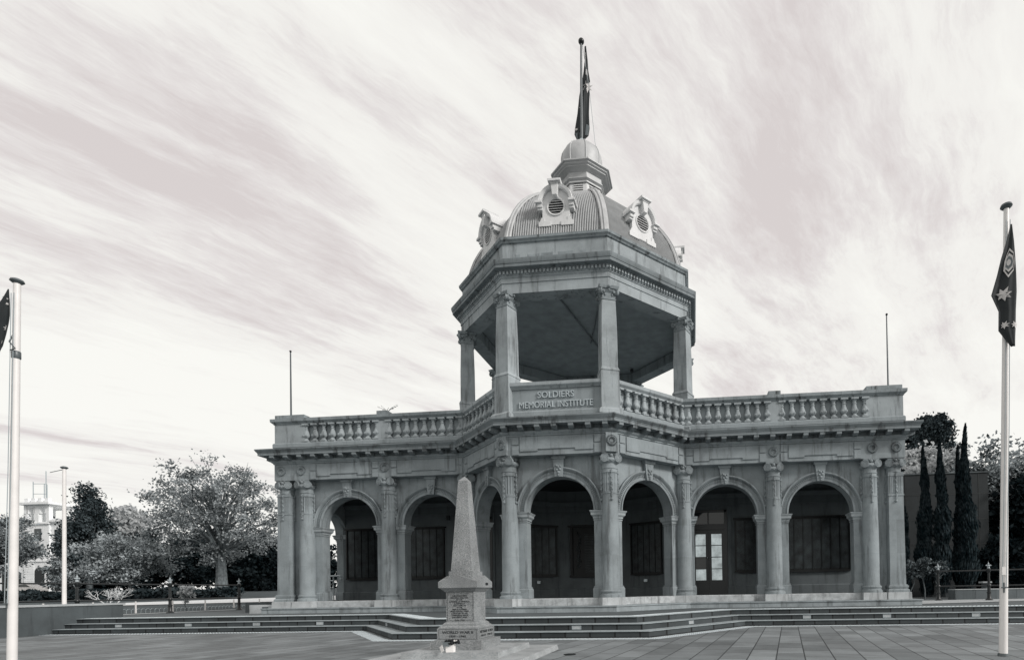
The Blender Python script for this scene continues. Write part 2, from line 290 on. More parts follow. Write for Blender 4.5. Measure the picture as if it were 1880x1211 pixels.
def offset(path, d, closed=True):
    n = len(path); out = []
    def nrm(a, b):
        dx, dy = b[0]-a[0], b[1]-a[1]; l = math.hypot(dx, dy); return (dy/l, -dx/l)
    for i in range(n):
        p = path[i]
        if closed or 0 < i < n-1:
            n1 = nrm(path[i-1], p); n2 = nrm(p, path[(i+1) % n]); bx, by = n1[0]+n2[0], n1[1]+n2[1]; q = 2/(bx*bx+by*by)
            out.append((p[0]+bx*d*q, p[1]+by*d*q))
        else:
            n1 = nrm(p, path[i+1]) if i == 0 else nrm(path[i-1], p); out.append((p[0]+n1[0]*d, p[1]+n1[1]*d))
    return out
def thing(name, label, cat, loc=(0, 0, 0), rz=0, group=None):
    o = bpy.data.objects.new(name, None); COL.objects.link(o); o.location = loc; o.rotation_euler = (0, 0, rz); o.empty_display_size = .3
    return tag(o, label, cat, group)
def dup(o, parent=None, loc=None, rz=None, label=None):   # a copy of an object and of everything under it
    c = o.copy(); COL.objects.link(c)
    if parent is not None: c.parent = parent
    if loc is not None: c.location = loc
    if rz is not None: c.rotation_euler = (0, 0, rz)
    if label: c['label'] = label
    for ch in [x for x in scene.objects if x.parent == o and x != c]: dup(ch, c)
    return c
def octv(ap, k):                                  # octagon vertex k at angle -22.5+45k from -Y
    t = R_(-22.5+45*k); r = ap/math.cos(math.pi/8); return (r*math.sin(t), -r*math.cos(t))
def octagon(ap, cx=0, cy=0): return [(octv(ap, k)[0]+cx, octv(ap, k)[1]+cy) for k in range(8)]
def textmesh(s, size, depth, bold=0.0):
    cu = bpy.data.curves.new('txt', 'FONT'); cu.body = s; cu.size = size; cu.extrude = depth; cu.align_x = 'CENTER'; cu.offset = bold; cu.resolution_u = 3
    o = bpy.data.objects.new('txt', cu); COL.objects.link(o); bpy.context.view_layer.update()
    me = bpy.data.meshes.new_from_object(o.evaluated_get(bpy.context.evaluated_depsgraph_get())); bpy.data.objects.remove(o); return me
def addtext(mb, s, O, U, Nn, h, depth, width=None, bold=0.0, V=Vector((0, 0, 1))):   # capital height h, centred on O (baseline)
    me = textmesh(s, 1, .5, bold); xs = [v.co.x for v in me.vertices]; w = max(xs)-min(xs); cx = (max(xs)+min(xs))/2
    sy = h/.70; sx = (width/w) if width else sy
    mb.add([O+U*((v.co.x-cx)*sx)+V*(v.co.y*sy)+Nn*(depth*(v.co.z+.5)) for v in me.vertices], [tuple(p.vertices) for p in me.polygons])
UP = Vector((0, 0, 1))
# ================================================================== THE SETTING
def ybase(x): return -4.42+.03*min(x, 12)
OUT = [(-16.95, ybase(-17)), (-5.75, ybase(-5.75)), (-2.9, -7.95), (2.95, -7.95), (5.6, ybase(5.6)), (60, ybase(60))]
MB().add([(-17.2, -70, 0), (90, -70, 0), (90, -3.5, 0), (-17.2, -3.5, 0)], [(0, 1, 2, 3)]).build('plaza', 'paving', kind='structure')
def tz(x, y):
    f = min(1, max(0, (-4-x)/14)); g = 0 if y < 5 else (y-5)*.045 if y < 25 else .9+(y-25)*.03 if y < 60 else 1.95+(y-60)*.002
    return .455+g*f
g = MB(); xs = [-600, -300, -150, -100, -80, -65, -55, -45, -38, -30, -24, -18, -14, -10, -4, 4, 15, 30, 60, 120, 600]; ys = [-70, -30, -10, -3.2, 3, 5, 8, 12, 16, 20, 25, 30, 36, 42, 50, 60, 80, 120, 250, 900]
for j in range(len(ys)-1):
    for i in range(len(xs)-1):
        if ys[j+1] <= -3.2 and xs[i+1] > -18: continue
        g.add([(x, y, tz(x, y)) for x, y in ((xs[i], ys[j]), (xs[i+1], ys[j]), (xs[i+1], ys[j+1]), (xs[i], ys[j+1]))], [(0, 1, 2, 3)])
g.build('ground', 'grass', kind='structure')
MB().add([(x, y, -.05) for x, y in ((-1500, -1500), (1500, -1500), (1500, 1500), (-1500, 1500))], [(0, 1, 2, 3)]).build('far_ground', 'grass', kind='structure')
# landing, risers, treads, tactile strips
MB().prism(offset(OUT, -.002, False)+[(60, 7), (-18.9, 7), (-18.9, ybase(-17)+.002)], .3, .476).build('landing', 'landing', kind='structure')
tr, ri = MB(), MB()
for o, z in ((.0, .476), (.36, .317), (.72, .159)):
    ri.sweep(OUT, [(o-.3, z-.159), (o, z-.159), (o, z-.012)], False, False)
    tr.sweep(OUT, [(o-.02, z-.013), (o+.03, z-.013), (o+.03, z+.004), (o-.42 if o else o-.10, z+.004)], False, False)
ri.build('step_risers', 'riser', kind='structure'); tr.build('step_treads', 'tread', kind='structure')
MB().sweep(OUT, [(-.06, .4805), (-.52, .4805)], False, False).build('tactile_paving_upper', 'tact', kind='structure')
MB().sweep(OUT, [(1.20, .004), (.82, .004)], False, False).build('tactile_paving_lower', 'tactdot', kind='structure')
# garden path, road behind
def strip(name, mat, pts, dz=.012):
    s = MB()
    for (a, b), (c, d) in zip(pts[:-1], pts[1:]):
        n = 10
        for i in range(n):
            q = [Vector(a).lerp(Vector(c), i/n), Vector(b).lerp(Vector(d), i/n), Vector(b).lerp(Vector(d), (i+1)/n), Vector(a).lerp(Vector(c), (i+1)/n)]
            s.add([(p.x, p.y, tz(p.x, p.y)+dz) for p in q], [(0, 1, 2, 3)])
    return s.build(name, mat, kind='structure')
strip('garden_path', 'path', [((-48, 9.0), (-50, 11)), ((-34, 9.8), (-36, 13.2)), ((-22, 12), (-24, 19)), ((-13, 14), (-13, 24))], .03)
strip('paved_edge', 'conclt', [((-19.2, -12), (-20.0, -12)), ((-19.2, 4.6), (-20.0, 4.6))], .03)
strip('road', 'road', [((-150, 52), (-150, 61)), ((10, 52), (10, 61))], .03)
MB().add([(x, y, .49) for x, y in ((12.4, -1.6), (24, 3.3), (24, 5.5), (12.4, 2.2))], [(0, 1, 2, 3)]).build('side_path', 'conclt', kind='structure')
# ================================================================== MEMORIAL BUILDING
A0 = 4.414; Y0 = -2.089; HL = 11.9; XI = A0*math.sqrt(2)+Y0
FP = [(-HL, 5.2), (-HL, Y0), (-XI, Y0), octv(A0, 0), octv(A0, 1), (XI, Y0), (HL, Y0), (HL, 5.2)]
bld = thing('memorial_building', 'grey rendered memorial hall with arched loggias and an open octagonal tower under an iron dome', 'building')
def P(mb, name, mat, parent=bld, **k): return mb.build(name, mat, parent, **k)
# base course and floor
P(MB().sweep(FP, [(.30, .44), (.33, .47), (.33, .63), (.36, .64), (.36, .68), (-.45, .68)]), 'base_course', 'styl')
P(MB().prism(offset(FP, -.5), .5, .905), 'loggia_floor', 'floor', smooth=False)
P(MB().sweep(FP, [(-.45, .682), (-.20, .682), (-.20, .90), (-.24, .925), (-.75, .925)]), 'threshold', 'thresh')
# entablature and cornice
P(MB().sweep(FP, [(-.85, 5.661), (0, 5.661), (0, 5.80), (0.0, 6.29), (.03, 6.30), (.03, 6.335), (.07, 6.36), (.10, 6.41), (.10, 6.44)]), 'entablature', 'render')
cor = P(MB().sweep(FP, [(.0, 6.441), (.03, 6.441), (.03, 6.585), (.35, 6.585), (.35, 6.575), (.385, 6.575), (.385, 6.665), (.40, 6.67), (.40, 6.69), (.43, 6.72), (.455, 6.77), (.46, 6.775), (.46, 6.81), (.0, 6.95), (-.6, 6.95)]), 'cornice', 'cornice')
# brackets (modillions)
bk = MB().add([(-.085, .14, .005), (.085, .14, .005), (.085, -.34+.14, .005), (-.085, -.34+.14, .005), (-.085, .14, -.15), (.085, .14, -.15), (.085, -.08, -.14), (-.085, -.08, -.14), (.085, -.2, -.085), (-.085, -.2, -.085)],
    [(0, 1, 2, 3), (4, 7, 6, 5), (7, 9, 8, 6), (9, 3, 2, 8), (0, 4, 5, 1), (1, 5, 6, 8, 2), (0, 3, 9, 7, 4)])
bko = None
def edge_pts(a, b, pitch, m0, m1):
    a, b = Vector(a), Vector(b); d = b-a; l = d.length; d.normalize(); n = max(1, round((l-m0-m1)/pitch)); return [(a+d*(m0+(l-m0-m1)*i/n), math.atan2(d.y, d.x)) for i in range(n+1)]
CP = offset(FP, .17)
for i in range(len(FP)-1):
    if i in (0, 6): m0 = m1 = .3
    else: m0 = m1 = .22
    for p, a in edge_pts(CP[i], CP[i+1], .57, m0+(.12 if i in (1,) else 0), m1):
        if abs(p.x) > 11.9 and p.y > 3: continue
        if bko is None: bko = P(bk, 'bracket', 'cornice', cor, smooth=False); o = bko
        else: o = bko.copy(); COL.objects.link(o)
        o.location = (p.x, p.y, 6.573); o.rotation_euler = (0, 0, a)
# frieze panels
fz = MB()
def frieze_panel(a, b):                           # a, b: points on the frieze plane
    a = Vector((*a, 0)); b = Vector((*b, 0)); U = (b-a).normalized(); Nn = Vector((U.y, -U.x, 0)); l = (b-a).length; q = .26*l
    x0, x1 = .30, l-.30
    fz.plate(a, U, Nn, [(x0, 5.79), (x0+q*.75, 5.79), (x0+q*.75, 5.855), (x1-q*.75, 5.855), (x1-q*.75, 5.79), (x1, 5.79), (x1, 6.255), (x0, 6.255)], .0, .035)
    for s0, s1 in ((.03, .26), (l-.26, l-.03)):
        fz.plate(a, U, Nn, [(s0, 5.68), (s1, 5.68), (s1, 5.975), (s0, 5.975)], 0, .03)
        fz.plate(a, U, Nn, [(s0, 6.02), (s1, 6.02), (s1, 6.275), (s0, 6.275)], 0, .03)
e = .04
for sx in (-1, 1):
    segs = [((4.2, Y0-e*0), (7.12, Y0)), ((7.58, Y0), (10.42, Y0))]
    for a, b in segs:
        if sx > 0: frieze_panel(a, b)
        else: frieze_panel((-b[0], b[1]), (-a[0], a[1]))
v3, v4 = Vector(octv(A0, 0)), Vector(octv(A0, 1)); vi = Vector((XI, Y0)); d45 = (vi-v4).normalized()
frieze_panel((v3.x+.30, v3.y), (v4.x-.30, v4.y)); frieze_panel(v4+d45*.30, vi-d45*.03); frieze_panel((-(vi-d45*.03).x, (vi-d45*.03).y), (-(v4+d45*.30).x, (v4+d45*.30).y))
P(fz, 'frieze_panels', 'render', smooth=False)
# wreaths
wm = MB(); rnd = random.Random(2)
wm.tube([(.125*math.cos(a*.2618), -.02, .125*math.sin(a*.2618)) for a in range(25)], .028, 7)
for i in range(20):
    a = 2*math.pi*i/20
    for rr in (.088, .163) if i % 2 else (.155,): wm.lathe_ax((rr*math.cos(a), -.01, rr*math.sin(a)), (0, -1, 0), [(.026, -.01), (.026, .015), (.016, .035), (.003, .045)], 7)
wro = None
def wreath(x, y, a, z=6.03):
    global wro
    if wro is None: wro = P(wm, 'wreath', 'cornice'); o = wro
    else: o = wro.copy(); COL.objects.link(o)
    o.location = (x, y, z); o.rotation_euler = (0, 0, a)
for sx in (-1, 1):
    for x in (11.6, 10.78, 7.35): wreath(sx*x, Y0-.003, 0)
for sx in (-1, 1):
    t = R_(22.5)*sx; r = 4.79; P(MB().fr(r*math.sin(t), -r*math.cos(t)+0, 5.67, 6.285, .40, .40, t, .10, .10), 'frieze_pad', 'render', smooth=False)
    r = 4.843; wreath(r*math.sin(t), -r*math.cos(t), t)
# ---- arched walls
def wallbay(name, O, U, x0, x1, cx, hw, zs, t=.45, z0=.68, z1=5.66, keyst=True):
    O = Vector((*O, 0)); U = Vector((*U, 0)).normalized(); Nn = Vector((U.y, -U.x, 0)); w = MB()
    Q = lambda x, z, d: O+U*x+UP*z+Nn*d
    def rect(xa, xb, za, zb, d, flip=False):
        f = (0, 1, 2, 3) if not flip else (3, 2, 1, 0); w.add([Q(xa, za, d), Q(xb, za, d), Q(xb, zb, d), Q(xa, zb, d)], [f])
    n = 28; arc = [(cx-hw*math.cos(math.pi*i/n), zs+hw*math.sin(math.pi*i/n)) for i in range(n+1)]
    for d, fl in ((0, False), (-t, True)):
        rect(x0, cx-hw, z0, z1, d, fl); rect(cx+hw, x1, z0, z1, d, fl)
        for (xa, za), (xb, zb) in zip(arc[:-1], arc[1:]):
            vs = [Q(xa, za, d), Q(xb, zb, d), Q(xb, z1, d), Q(xa, z1, d)]; w.add(vs, [(0, 1, 2, 3) if not fl else (3, 2, 1, 0)])
    for (xa, za), (xb, zb) in zip(arc[:-1], arc[1:]): w.add([Q(xa, za, 0), Q(xa, za, -t), Q(xb, zb, -t), Q(xb, zb, 0)], [(0, 1, 2, 3)])
    for x, fl in ((cx-hw, 0), (cx+hw, 1)): w.add([Q(x, z0, 0), Q(x, z0, -t), Q(x, zs, -t), Q(x, zs, 0)], [(0, 1, 2, 3) if not fl else (3, 2, 1, 0)])
    for x in (x0, x1): w.add([Q(x, z0, 0), Q(x, z0, -t), Q(x, z1, -t), Q(x, z1, 0)], [(0, 1, 2, 3)])
    wo_ = P(w, 'arcade_wall', 'render')
    # moulded archivolt
    av = MB(); prof = [(.0, -.02), (.0, .06), (.05, .075), (.06, .075), (.065, .03), (.205, .03), (.21, .075), (.225, .09), (.235, .06), (.245, .09), (.285, .12), (.31, .11), (.31, -.02)]
    k = len(av.v); m_ = len(prof)
    for i in range(n+1):
        a = math.pi*i/n
        for r, d in prof: av.v.append(tuple(Q(cx-(hw+r)*math.cos(a), zs+(hw+r)*math.sin(a), d)))
    for i in range(n):
        for j in range(m_-1): av.f.append((k+i*m_+j, k+i*m_+j+1, k+(i+1)*m_+j+1, k+(i+1)*m_+j))
    nb = 62
    for i in range(nb):                           # bead course
        a = math.pi*(i+.5)/nb
        if abs(a-math.pi/2) < .10: continue
        er = Vector((-math.cos(a), math.sin(a))); et = Vector((math.sin(a), math.cos(a)))
        pts = [(cx+er.x*(hw+r)+et.x*s_, zs+er.y*(hw+r)+et.y*s_) for r, s_ in ((.115, -.014), (.115, .014), (.195, .014), (.195, -.014))]
        if x0-.2 < pts[0][0] < x1+.2: av.plate(O, U, Nn, pts, .03, .06)
    P(av, 'archivolt', 'render', wo_)
    # imposts and jamb bases
    def band(z, h, p0, p1, sx, im):
        if 1:
            xa = cx+sx*hw; xin = xa-sx*p1; xout = xa+sx*.30
            a_, b_ = sorted((xin, xout)); a0_, b0_ = sorted((xa-sx*p0, xout))
            bot = [O+U*a0_+Nn*p0+UP*z, O+U*b0_+Nn*p0+UP*z, O+U*b0_-Nn*(t+p0)+UP*z, O+U*a0_-Nn*(t+p0)+UP*z]
            top = [O+U*a_+Nn*p1+UP*(z+h), O+U*b_+Nn*p1+UP*(z+h), O+U*b_-Nn*(t+p1)+UP*(z+h), O+U*a_-Nn*(t+p1)+UP*(z+h)]
            im.hexa(bot, top)
    BI = []
    for z, h, p0, p1 in ((3.50, .03, .02, .02), (3.56, .06, .03, .035), (3.62, .05, .04, .085), (3.67, .08, .09, .095), (3.75, .05, .10, .125), (3.80, .022, .13, .13)): BI.append((z, h, p0, p1))
    for sx in (-1, 1):
        im = MB(); [band(*q, sx, im) for q in BI]; P(im, 'impost', 'rendlt', wo_, smooth=False)
        im = MB(); [band(*q, sx, im) for q in ((.93, .30, .055, .055), (1.23, .05, .055, .02), (1.28, .03, .03, .03))]; P(im, 'jamb_base', 'render', wo_, smooth=False)
    if keyst:
        ks = MB(); ks.plate(O, U, Nn, [(cx-.12, zs+hw-.02), (cx+.12, zs+hw-.02), (cx+.19, z1-.10), (cx-.19, z1-.10)], -.05, .15)
        ks.plate(O, U, Nn, [(cx-.22, z1-.10), (cx+.22, z1-.10), (cx+.25, z1-.004), (cx-.25, z1-.004)], -.05, .19)
        for x, z, r in ((0, .14, .06), (-.05, .22, .045), (.05, .24, .05), (0, .32, .055), (-.06, .36, .04), (.07, .34, .035), (0, .05, .035)):
            c = O+U*(cx+x)+UP*(zs+hw+z-.02)+Nn*.15; ks.lathe_ax(c, Nn, [(r, 0), (r*.85, .025), (r*.4, .045), (.004, .05)], 9)
        P(ks, 'keystone', 'render', wo_)
    return wo_
YW = Y0+.35; AW = A0-.35; HW = 1.15; ZS = 3.84
XW = AW*math.sqrt(2)+YW
vw4 = octv(AW, 1); vw3 = octv(AW, 0); s2 = math.sqrt(.5)
wallbay('a', (0, -AW), (1, 0), vw3[0], vw4[0], 0, HW, ZS)
obl = math.hypot(XW-vw4[0], YW-vw4[1])
wallbay('b', vw4, (s2, s2), 0, obl, obl/2, HW, ZS)
wallbay('c', (-XW, YW), (s2, -s2), 0, obl, obl/2, HW, ZS)
for sx in (-1, 1):
    for c, a, b in ((5.62, XW, 7.34), (9.04, 7.34, HL-.35)):
        if sx > 0: wallbay('w', (0, YW), (1, 0), a, b, c, HW, ZS)
        else: wallbay('w', (0, YW), (1, 0), -b, -a, -c, HW, ZS)
wallbay('el', (-(HL-.35), 5.2), (0, -1), 0, 5.2-YW-.452, 5.2-YW-1.95, .85, ZS, keyst=False)
wallbay('er', (HL-.35, YW+.452), (0, 1), 0, 5.2-YW-.452, 1.5, .85, ZS, keyst=False)
# ---- columns
def scroll(mb, C, axis, r, w):
    A = Vector(axis).normalized()
    mb.lathe_ax(Vector(C)-A*w/2, A, [(r*.25, -.012), (r*.28, -.001), (r*.45, .0), (r*.48, -.010), (r*.62, -.010), (r*.66, .004), (r*.80, .004), (r*.84, -.010), (r*.97, -.008), (r, .012), (r*.9, w*.5), (r, w-.012), (r*.97, w+.008), (r*.84, w+.010), (r*.80, w-.004), (r*.66, w-.004), (r*.62, w+.010), (r*.48, w+.010), (r*.45, w), (r*.28, w+.001), (r*.25, w+.012)], 20)
def capital_mesh(r, z0, z1, spread, vr):
    c = MB(); h = z1-z0
    c.lathe(0, 0, [(r, z0), (r+.02, z0+.02), (r+.02, z0+.05), (r, z0+.06), (r, z0+h*.35), (r+.05, z0+h*.42), (r+.09, z0+h*.55), (r+.07, z0+h*.68), (r+.02, z0+h*.72)], 24)
    for i in range(16):
        a = 2*math.pi*i/16; c.ball((r+.06)*math.cos(a), (r+.06)*math.sin(a), z0+h*.52, .035, 6, 1.4)
    c.fr(0, 0, z0+h*.72, z0+h*.86, spread*1.62, spread*1.7); c.fr(0, 0, z0+h*.87, z1, spread*1.86, spread*1.96)
    for i in (0, 1, 2, 3):
        a = R_(45+90*i); sx, sy = (1 if math.cos(a) > 0 else -1), (1 if math.sin(a) > 0 else -1)
        C = (sx*spread*.76, sy*spread*.86, z1-h*.22-vr*.45); scroll(c, C, (sx*.30, sy*.95, 0), vr, .10)
        b = R_(90*i); c.ball(spread*.97*math.cos(b), spread*.97*math.sin(b), z0+h*.84, .06, 8)
        for q in (-1, 1): c.ball(spread*.95*math.cos(b)-q*.07*math.sin(b), spread*.95*math.sin(b)+q*.07*math.cos(b), z0+h*.95, .035, 6)
    return c
def column(loc, rz=0, square=False):
    R0 = .285; R1 = .252
    if not square:
        s = MB().lathe(0, 0, [(.375, .93), (.375, .99), (.365, 1.02), (.33, 1.04), (.325, 1.07), (.345, 1.10), (.35, 1.13), (.335, 1.165), (.30, 1.175), (.30, 1.20), (R0, 1.235), (R0, 2.4), (R0-.008, 3.2), (R1+.012, 4.0), (R1+.008, 4.32), (R1+.022, 4.33), (R1+.022, 4.37), (R1+.004, 4.375), (R1+.004, 4.40)], 40)
        fl = []; nf = 18; k = len(s.v); n = nf*4
        for z in (4.40, 4.44, 4.98, 5.02):
            for i in range(n):
                a = 2*math.pi*i/n; d = 0 if z in (4.40, 5.02) else .034*max(0, math.sin(math.pi*((i % 4)/4+.0)))*1.0
                s.v.append(((R1+.004-d)*math.cos(a), (R1+.004-d)*math.sin(a), z))
        for j in range(3):
            for i in range(n): s.f.append((k+j*n+i, k+j*n+(i+1) % n, k+(j+1)*n+(i+1) % n, k+(j+1)*n+i))
        s.lathe(0, 0, [(R1, 5.02), (R1+.02, 5.025), (R1+.02, 5.06), (R1, 5.07), (R1, 5.16)], 40)
    else:
        s = MB()
        for z0, z1, w0, w1 in ((.93, 1.0, .72, .72), (1.0, 1.05, .72, .64), (1.05, 1.09, .63, .63), (1.09, 1.16, .67, .67), (1.16, 1.20, .62, .60), (1.20, 4.33, .54, .50), (4.33, 4.38, .54, .54), (4.38, 5.03, .50, .50), (5.03, 5.07, .54, .54), (5.07, 5.16, .50, .50)): s.fr(0, 0, z0, z1, w0, w1)
        for sd_ in range(4):
            a = R_(90*sd_); c_, n_ = math.cos(a), math.sin(a)
            for i in range(-3, 4):
                x = i*.062; p = [(x-.018, -.252), (x+.018, -.252), (x+.018, -.262), (x-.018, -.262)]
                s.prism([(c_*u-n_*v, n_*u+c_*v) for u, v in p][::-1], 4.42, 5.0)
    c = P(s, 'column' if not square else 'corner_pilaster', 'render'); c.location = loc; c.rotation_euler = (0, 0, rz)
    P(capital_mesh(R1, 5.14, 5.655, .285, .138), 'capital', 'render', c)
    rr = .285 if not square else .275; g0 = None
    for i in range(4):
        if g0 is None:
            gm = MB()
            for k in range(17): gm.ball(rr+.008*math.sin(k*3), .008*math.cos(k*2.3), 5.10-k*.056, .032+.010*math.sin(k*1.9), 6, 1.1)
            gm.ball(rr, 0, 4.14, .048, 8); g0 = P(gm, 'garland', 'render', c); o = g0
        else: o = g0.copy(); COL.objects.link(o)
        o.rotation_euler = (0, 0, R_(90*i))
    P(MB().fr(0, 0, .681, .93, .80, .78) if not square else MB().fr(0, 0, .681, .93, .82, .80), 'plinth', 'plinth', c, smooth=False)
    return c
YC = Y0+.262
c0 = column((7.35, YC, 0))
cols = [(10.74, YC, 0), (-7.35, YC, 0), (-10.74, YC, 0), (4.10, YC, 0), (-4.10, YC, 0)]
for x, y, a in cols: dup(c0, bld, (x, y, 0), a)
for sx in (-1, 1):
    t = R_(22.5)*sx; dup(c0, bld, (4.455*math.sin(t), -4.455*math.cos(t), 0), t)
p0 = column((11.58, Y0+.30, 0), 0, True); dup(p0, bld, (-11.58, Y0+.30, 0), 0)
dup(p0, bld, (11.58, 2.0, 0), 0); dup(p0, bld, (-11.58, 2.0, 0), 0)
# ---- loggia inside: back wall, ceiling, boards, doors
BW = [(11.2, 1.0), (3.3, 1.0), (1.45, 2.0), (-1.45, 2.0), (-3.3, 1.0), (-11.2, 1.0)]
BWr = BW[::-1]                                    # left to right, outward = towards the camera
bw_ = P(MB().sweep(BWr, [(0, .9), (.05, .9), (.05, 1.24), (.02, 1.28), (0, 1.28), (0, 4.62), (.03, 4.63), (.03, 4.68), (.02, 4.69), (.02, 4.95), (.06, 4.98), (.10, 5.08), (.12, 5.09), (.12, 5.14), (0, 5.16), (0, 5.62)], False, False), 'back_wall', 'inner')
for i in (0, 1):
    sx = (1, -1)[i]; P(MB().box(*sorted((sx*11.099, sx*11.2)), -1.29, -1.0, .905, 5.62), 'end_pier', 'inner', smooth=False)
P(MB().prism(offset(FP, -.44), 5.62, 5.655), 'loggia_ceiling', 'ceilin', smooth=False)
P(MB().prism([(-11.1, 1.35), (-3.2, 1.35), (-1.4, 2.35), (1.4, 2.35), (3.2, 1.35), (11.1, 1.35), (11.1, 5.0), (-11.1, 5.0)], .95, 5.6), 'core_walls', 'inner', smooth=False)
def honour_board(x0, x1, y=1.0, O=None, U=None, z0=1.88, z1=4.02, ribs=7):
    O = Vector((0, y, 0)) if O is None else O; U = Vector((1, 0, 0)) if U is None else U; Nn = Vector((U.y, -U.x, 0)); b = MB()
    b.plate(O, U, Nn, [(x0, z0), (x1, z0), (x1, z1), (x0, z1)], .012, .05)
    b.plate(O, U, Nn, [(x0-.06, z1), (x1+.06, z1), (x1+.06, z1+.06), (x0-.06, z1+.06)], .012, .12)
    b.plate(O, U, Nn, [(x0-.03, z0-.05), (x0+.25, z0-.10), (x1-.25, z0-.10), (x1+.03, z0-.05), (x1+.03, z0), (x0-.03, z0)], .012, .10)
    for x in (x0, x1-.05): b.plate(O, U, Nn, [(x, z0), (x+.05, z0), (x+.05, z1), (x, z1)], .05, .11)
    o = P(b, 'honour_board', 'bronze', smooth=False)
    l = MB(); w = (x1-x0-.1)/ribs
    for i in range(ribs):
        xa = x0+.05+i*w; l.plate(O, U, Nn, [(xa+.03, z0+.05), (xa+w-.03, z0+.05), (xa+w-.03, z1-.05), (xa+.03, z1-.05)], .05, .062)
        for j in range(34):
            zz = z1-.20-j*.052; ww = (w-.14)*random.uniform(.6, 1)
            l.plate(O, U, Nn, [(xa+w/2-ww/2, zz), (xa+w/2+ww/2, zz), (xa+w/2+ww/2, zz+.016), (xa+w/2-ww/2, zz+.016)], .062, .066)
    for i in range(ribs+1): l.plate(O, U, Nn, [(x0+.04+i*w, z0+.02), (x0+.065+i*w, z0+.02), (x0+.065+i*w, z1-.02), (x0+.04+i*w, z1-.02)], .05, .085)
    P(l, 'name_columns', 'bronze_hi', o, smooth=False)
honour_board(8.15, 10.85); honour_board(6.15, 7.75, ribs=4); honour_board(-8.45, -6.45, ribs=6); honour_board(-11.0, -9.0, ribs=6)
Ua = Vector((1.85, 1.0, 0)).normalized(); honour_board(.22, 1.85, O=Vector((-3.3, 1.0, 0)), U=Ua, ribs=5)
Ub = Vector((1.85, -1.0, 0)).normalized(); honour_board(.30, 1.90, O=Vector((1.45, 2.0, 0)), U=Ub, ribs=5)
# central relief panel
rp = MB(); rp.plate(Vector((0, 2, 0)), Vector((1, 0, 0)), Vector((0, -1, 0)), [(-1.05, 1.85), (1.1, 1.85), (1.1, 4.0), (-1.05, 4.0)], .012, .06)
for x0, x1 in ((-1.05, -.95), (1.0, 1.1)): rp.box(x0, x1, 1.86, 1.94, 1.85, 4.0)
rp.box(-1.15, 1.2, 1.84, 1.98, 4.0, 4.08); rp.box(-1.1, 1.15, 1.86, 1.98, 1.76, 1.85); rpo = P(rp, 'relief_panel', 'bronze', smooth=False)
rl = MB(); rnd = random.Random(3)
for cx_, n_ in ((-.68, 26), (.72, 26)):
    for i in range(n_):
        t = i/n_; rl.lathe_ax((cx_+.03*math.sin(t*9)+rnd.uniform(-.08, .08), 1.94, 2.2+1.6*t), (rnd.uniform(-.3, .3), -1, rnd.uniform(-.3, .3)), [(.055, 0), (.045, .03), (.003, .05)], 8)
for j in range(24): rl.box(-.42, .45, 1.925, 1.942, 3.65-j*.072, 3.665-j*.072+.012)
P(rl, 'relief_ornament', 'bronze_hi', rpo)
# doors
def door(x0, x1):
    d = MB(); y = .93
    d.box(x0-.02, x0+.10, y, 1.02, .93, 4.45); d.box(x1-.10, x1+.02, y, 1.02, .93, 4.45); d.box(x0, x1, y, 1.02, 4.35, 4.45); d.box(x0+.1, x1-.1, y-.01, 1.02, 3.62, 3.86)
    d.box(x0+.1, x1-.1, .985, 1.01, 3.86, 4.35); d.box((x0+x1)/2-.03, (x0+x1)/2+.03, .95, .99, 3.86, 4.35)
    fr_ = P(d, 'door_frame', 'wood', smooth=False); P(MB().box(x0+.1, (x0+x1)/2-.03, .97, .984, 3.86, 4.35).box((x0+x1)/2+.03, x1-.1, .97, .984, 3.86, 4.35), 'transom_pane', plainglass, fr_, smooth=False)
    xm = (x0+x1)/2
    for a, b in ((x0+.1, xm-.005), (xm+.005, x1-.1)):
        f = MB(); y0_, y1_ = .935, .985; zt = 3.61; st = .115
        f.box(a, a+st, y0_, y1_, .93, zt); f.box(b-st, b, y0_, y1_, .93, zt); f.box(a+st, b-st, y0_, y1_, 3.46, zt); f.box(a+st, b-st, y0_, y1_, .93, 1.50)
        for k in range(1, 4): f.box(a+st, b-st, y0_+.005, y1_, 1.50+k*.49-.015, 1.50+k*.49+.015)
        lf = P(f, 'door_leaf', 'wood', fr_, smooth=False)
        for k in range(4):
            P(MB().box(a+st, b-st, .962, .968, 1.515+k*.49, 1.975+k*.49), 'glass_pane', 'glass' if (k == 1 and a < xm-.1 and x0 > 0) else 'glass_lit', lf, smooth=False)  # one pane in dark glass imitates a dark reflection
        P(MB().ball(b-.05 if a < xm-.1 and b < xm+.01 else a+.05, .91, 2.45, .03, 8), 'handle', 'steel', lf)
plainglass = 'glass'
door(4.30, 5.82); door(-5.82, -4.30)
for x0, x1 in ((4.18, 4.27), (5.86, 6.0), (-6.0, -5.86), (-4.27, -4.18)): P(MB().box(x0, x1, .94, 1.0, .92, 4.6), 'door_architrave', 'inner', smooth=False)
for x, y in ((-2.35, 1.35), (2.35, 1.36)): P(MB().fr(x, y, 1.50, 1.62, .14, .14, 0, .10, .10), 'wall_lamp', 'steel', smooth=False)
P(MB().fr(-6.25, .92, 4.35, 4.55, .12, .12), 'wall_lantern', 'wood', smooth=False)
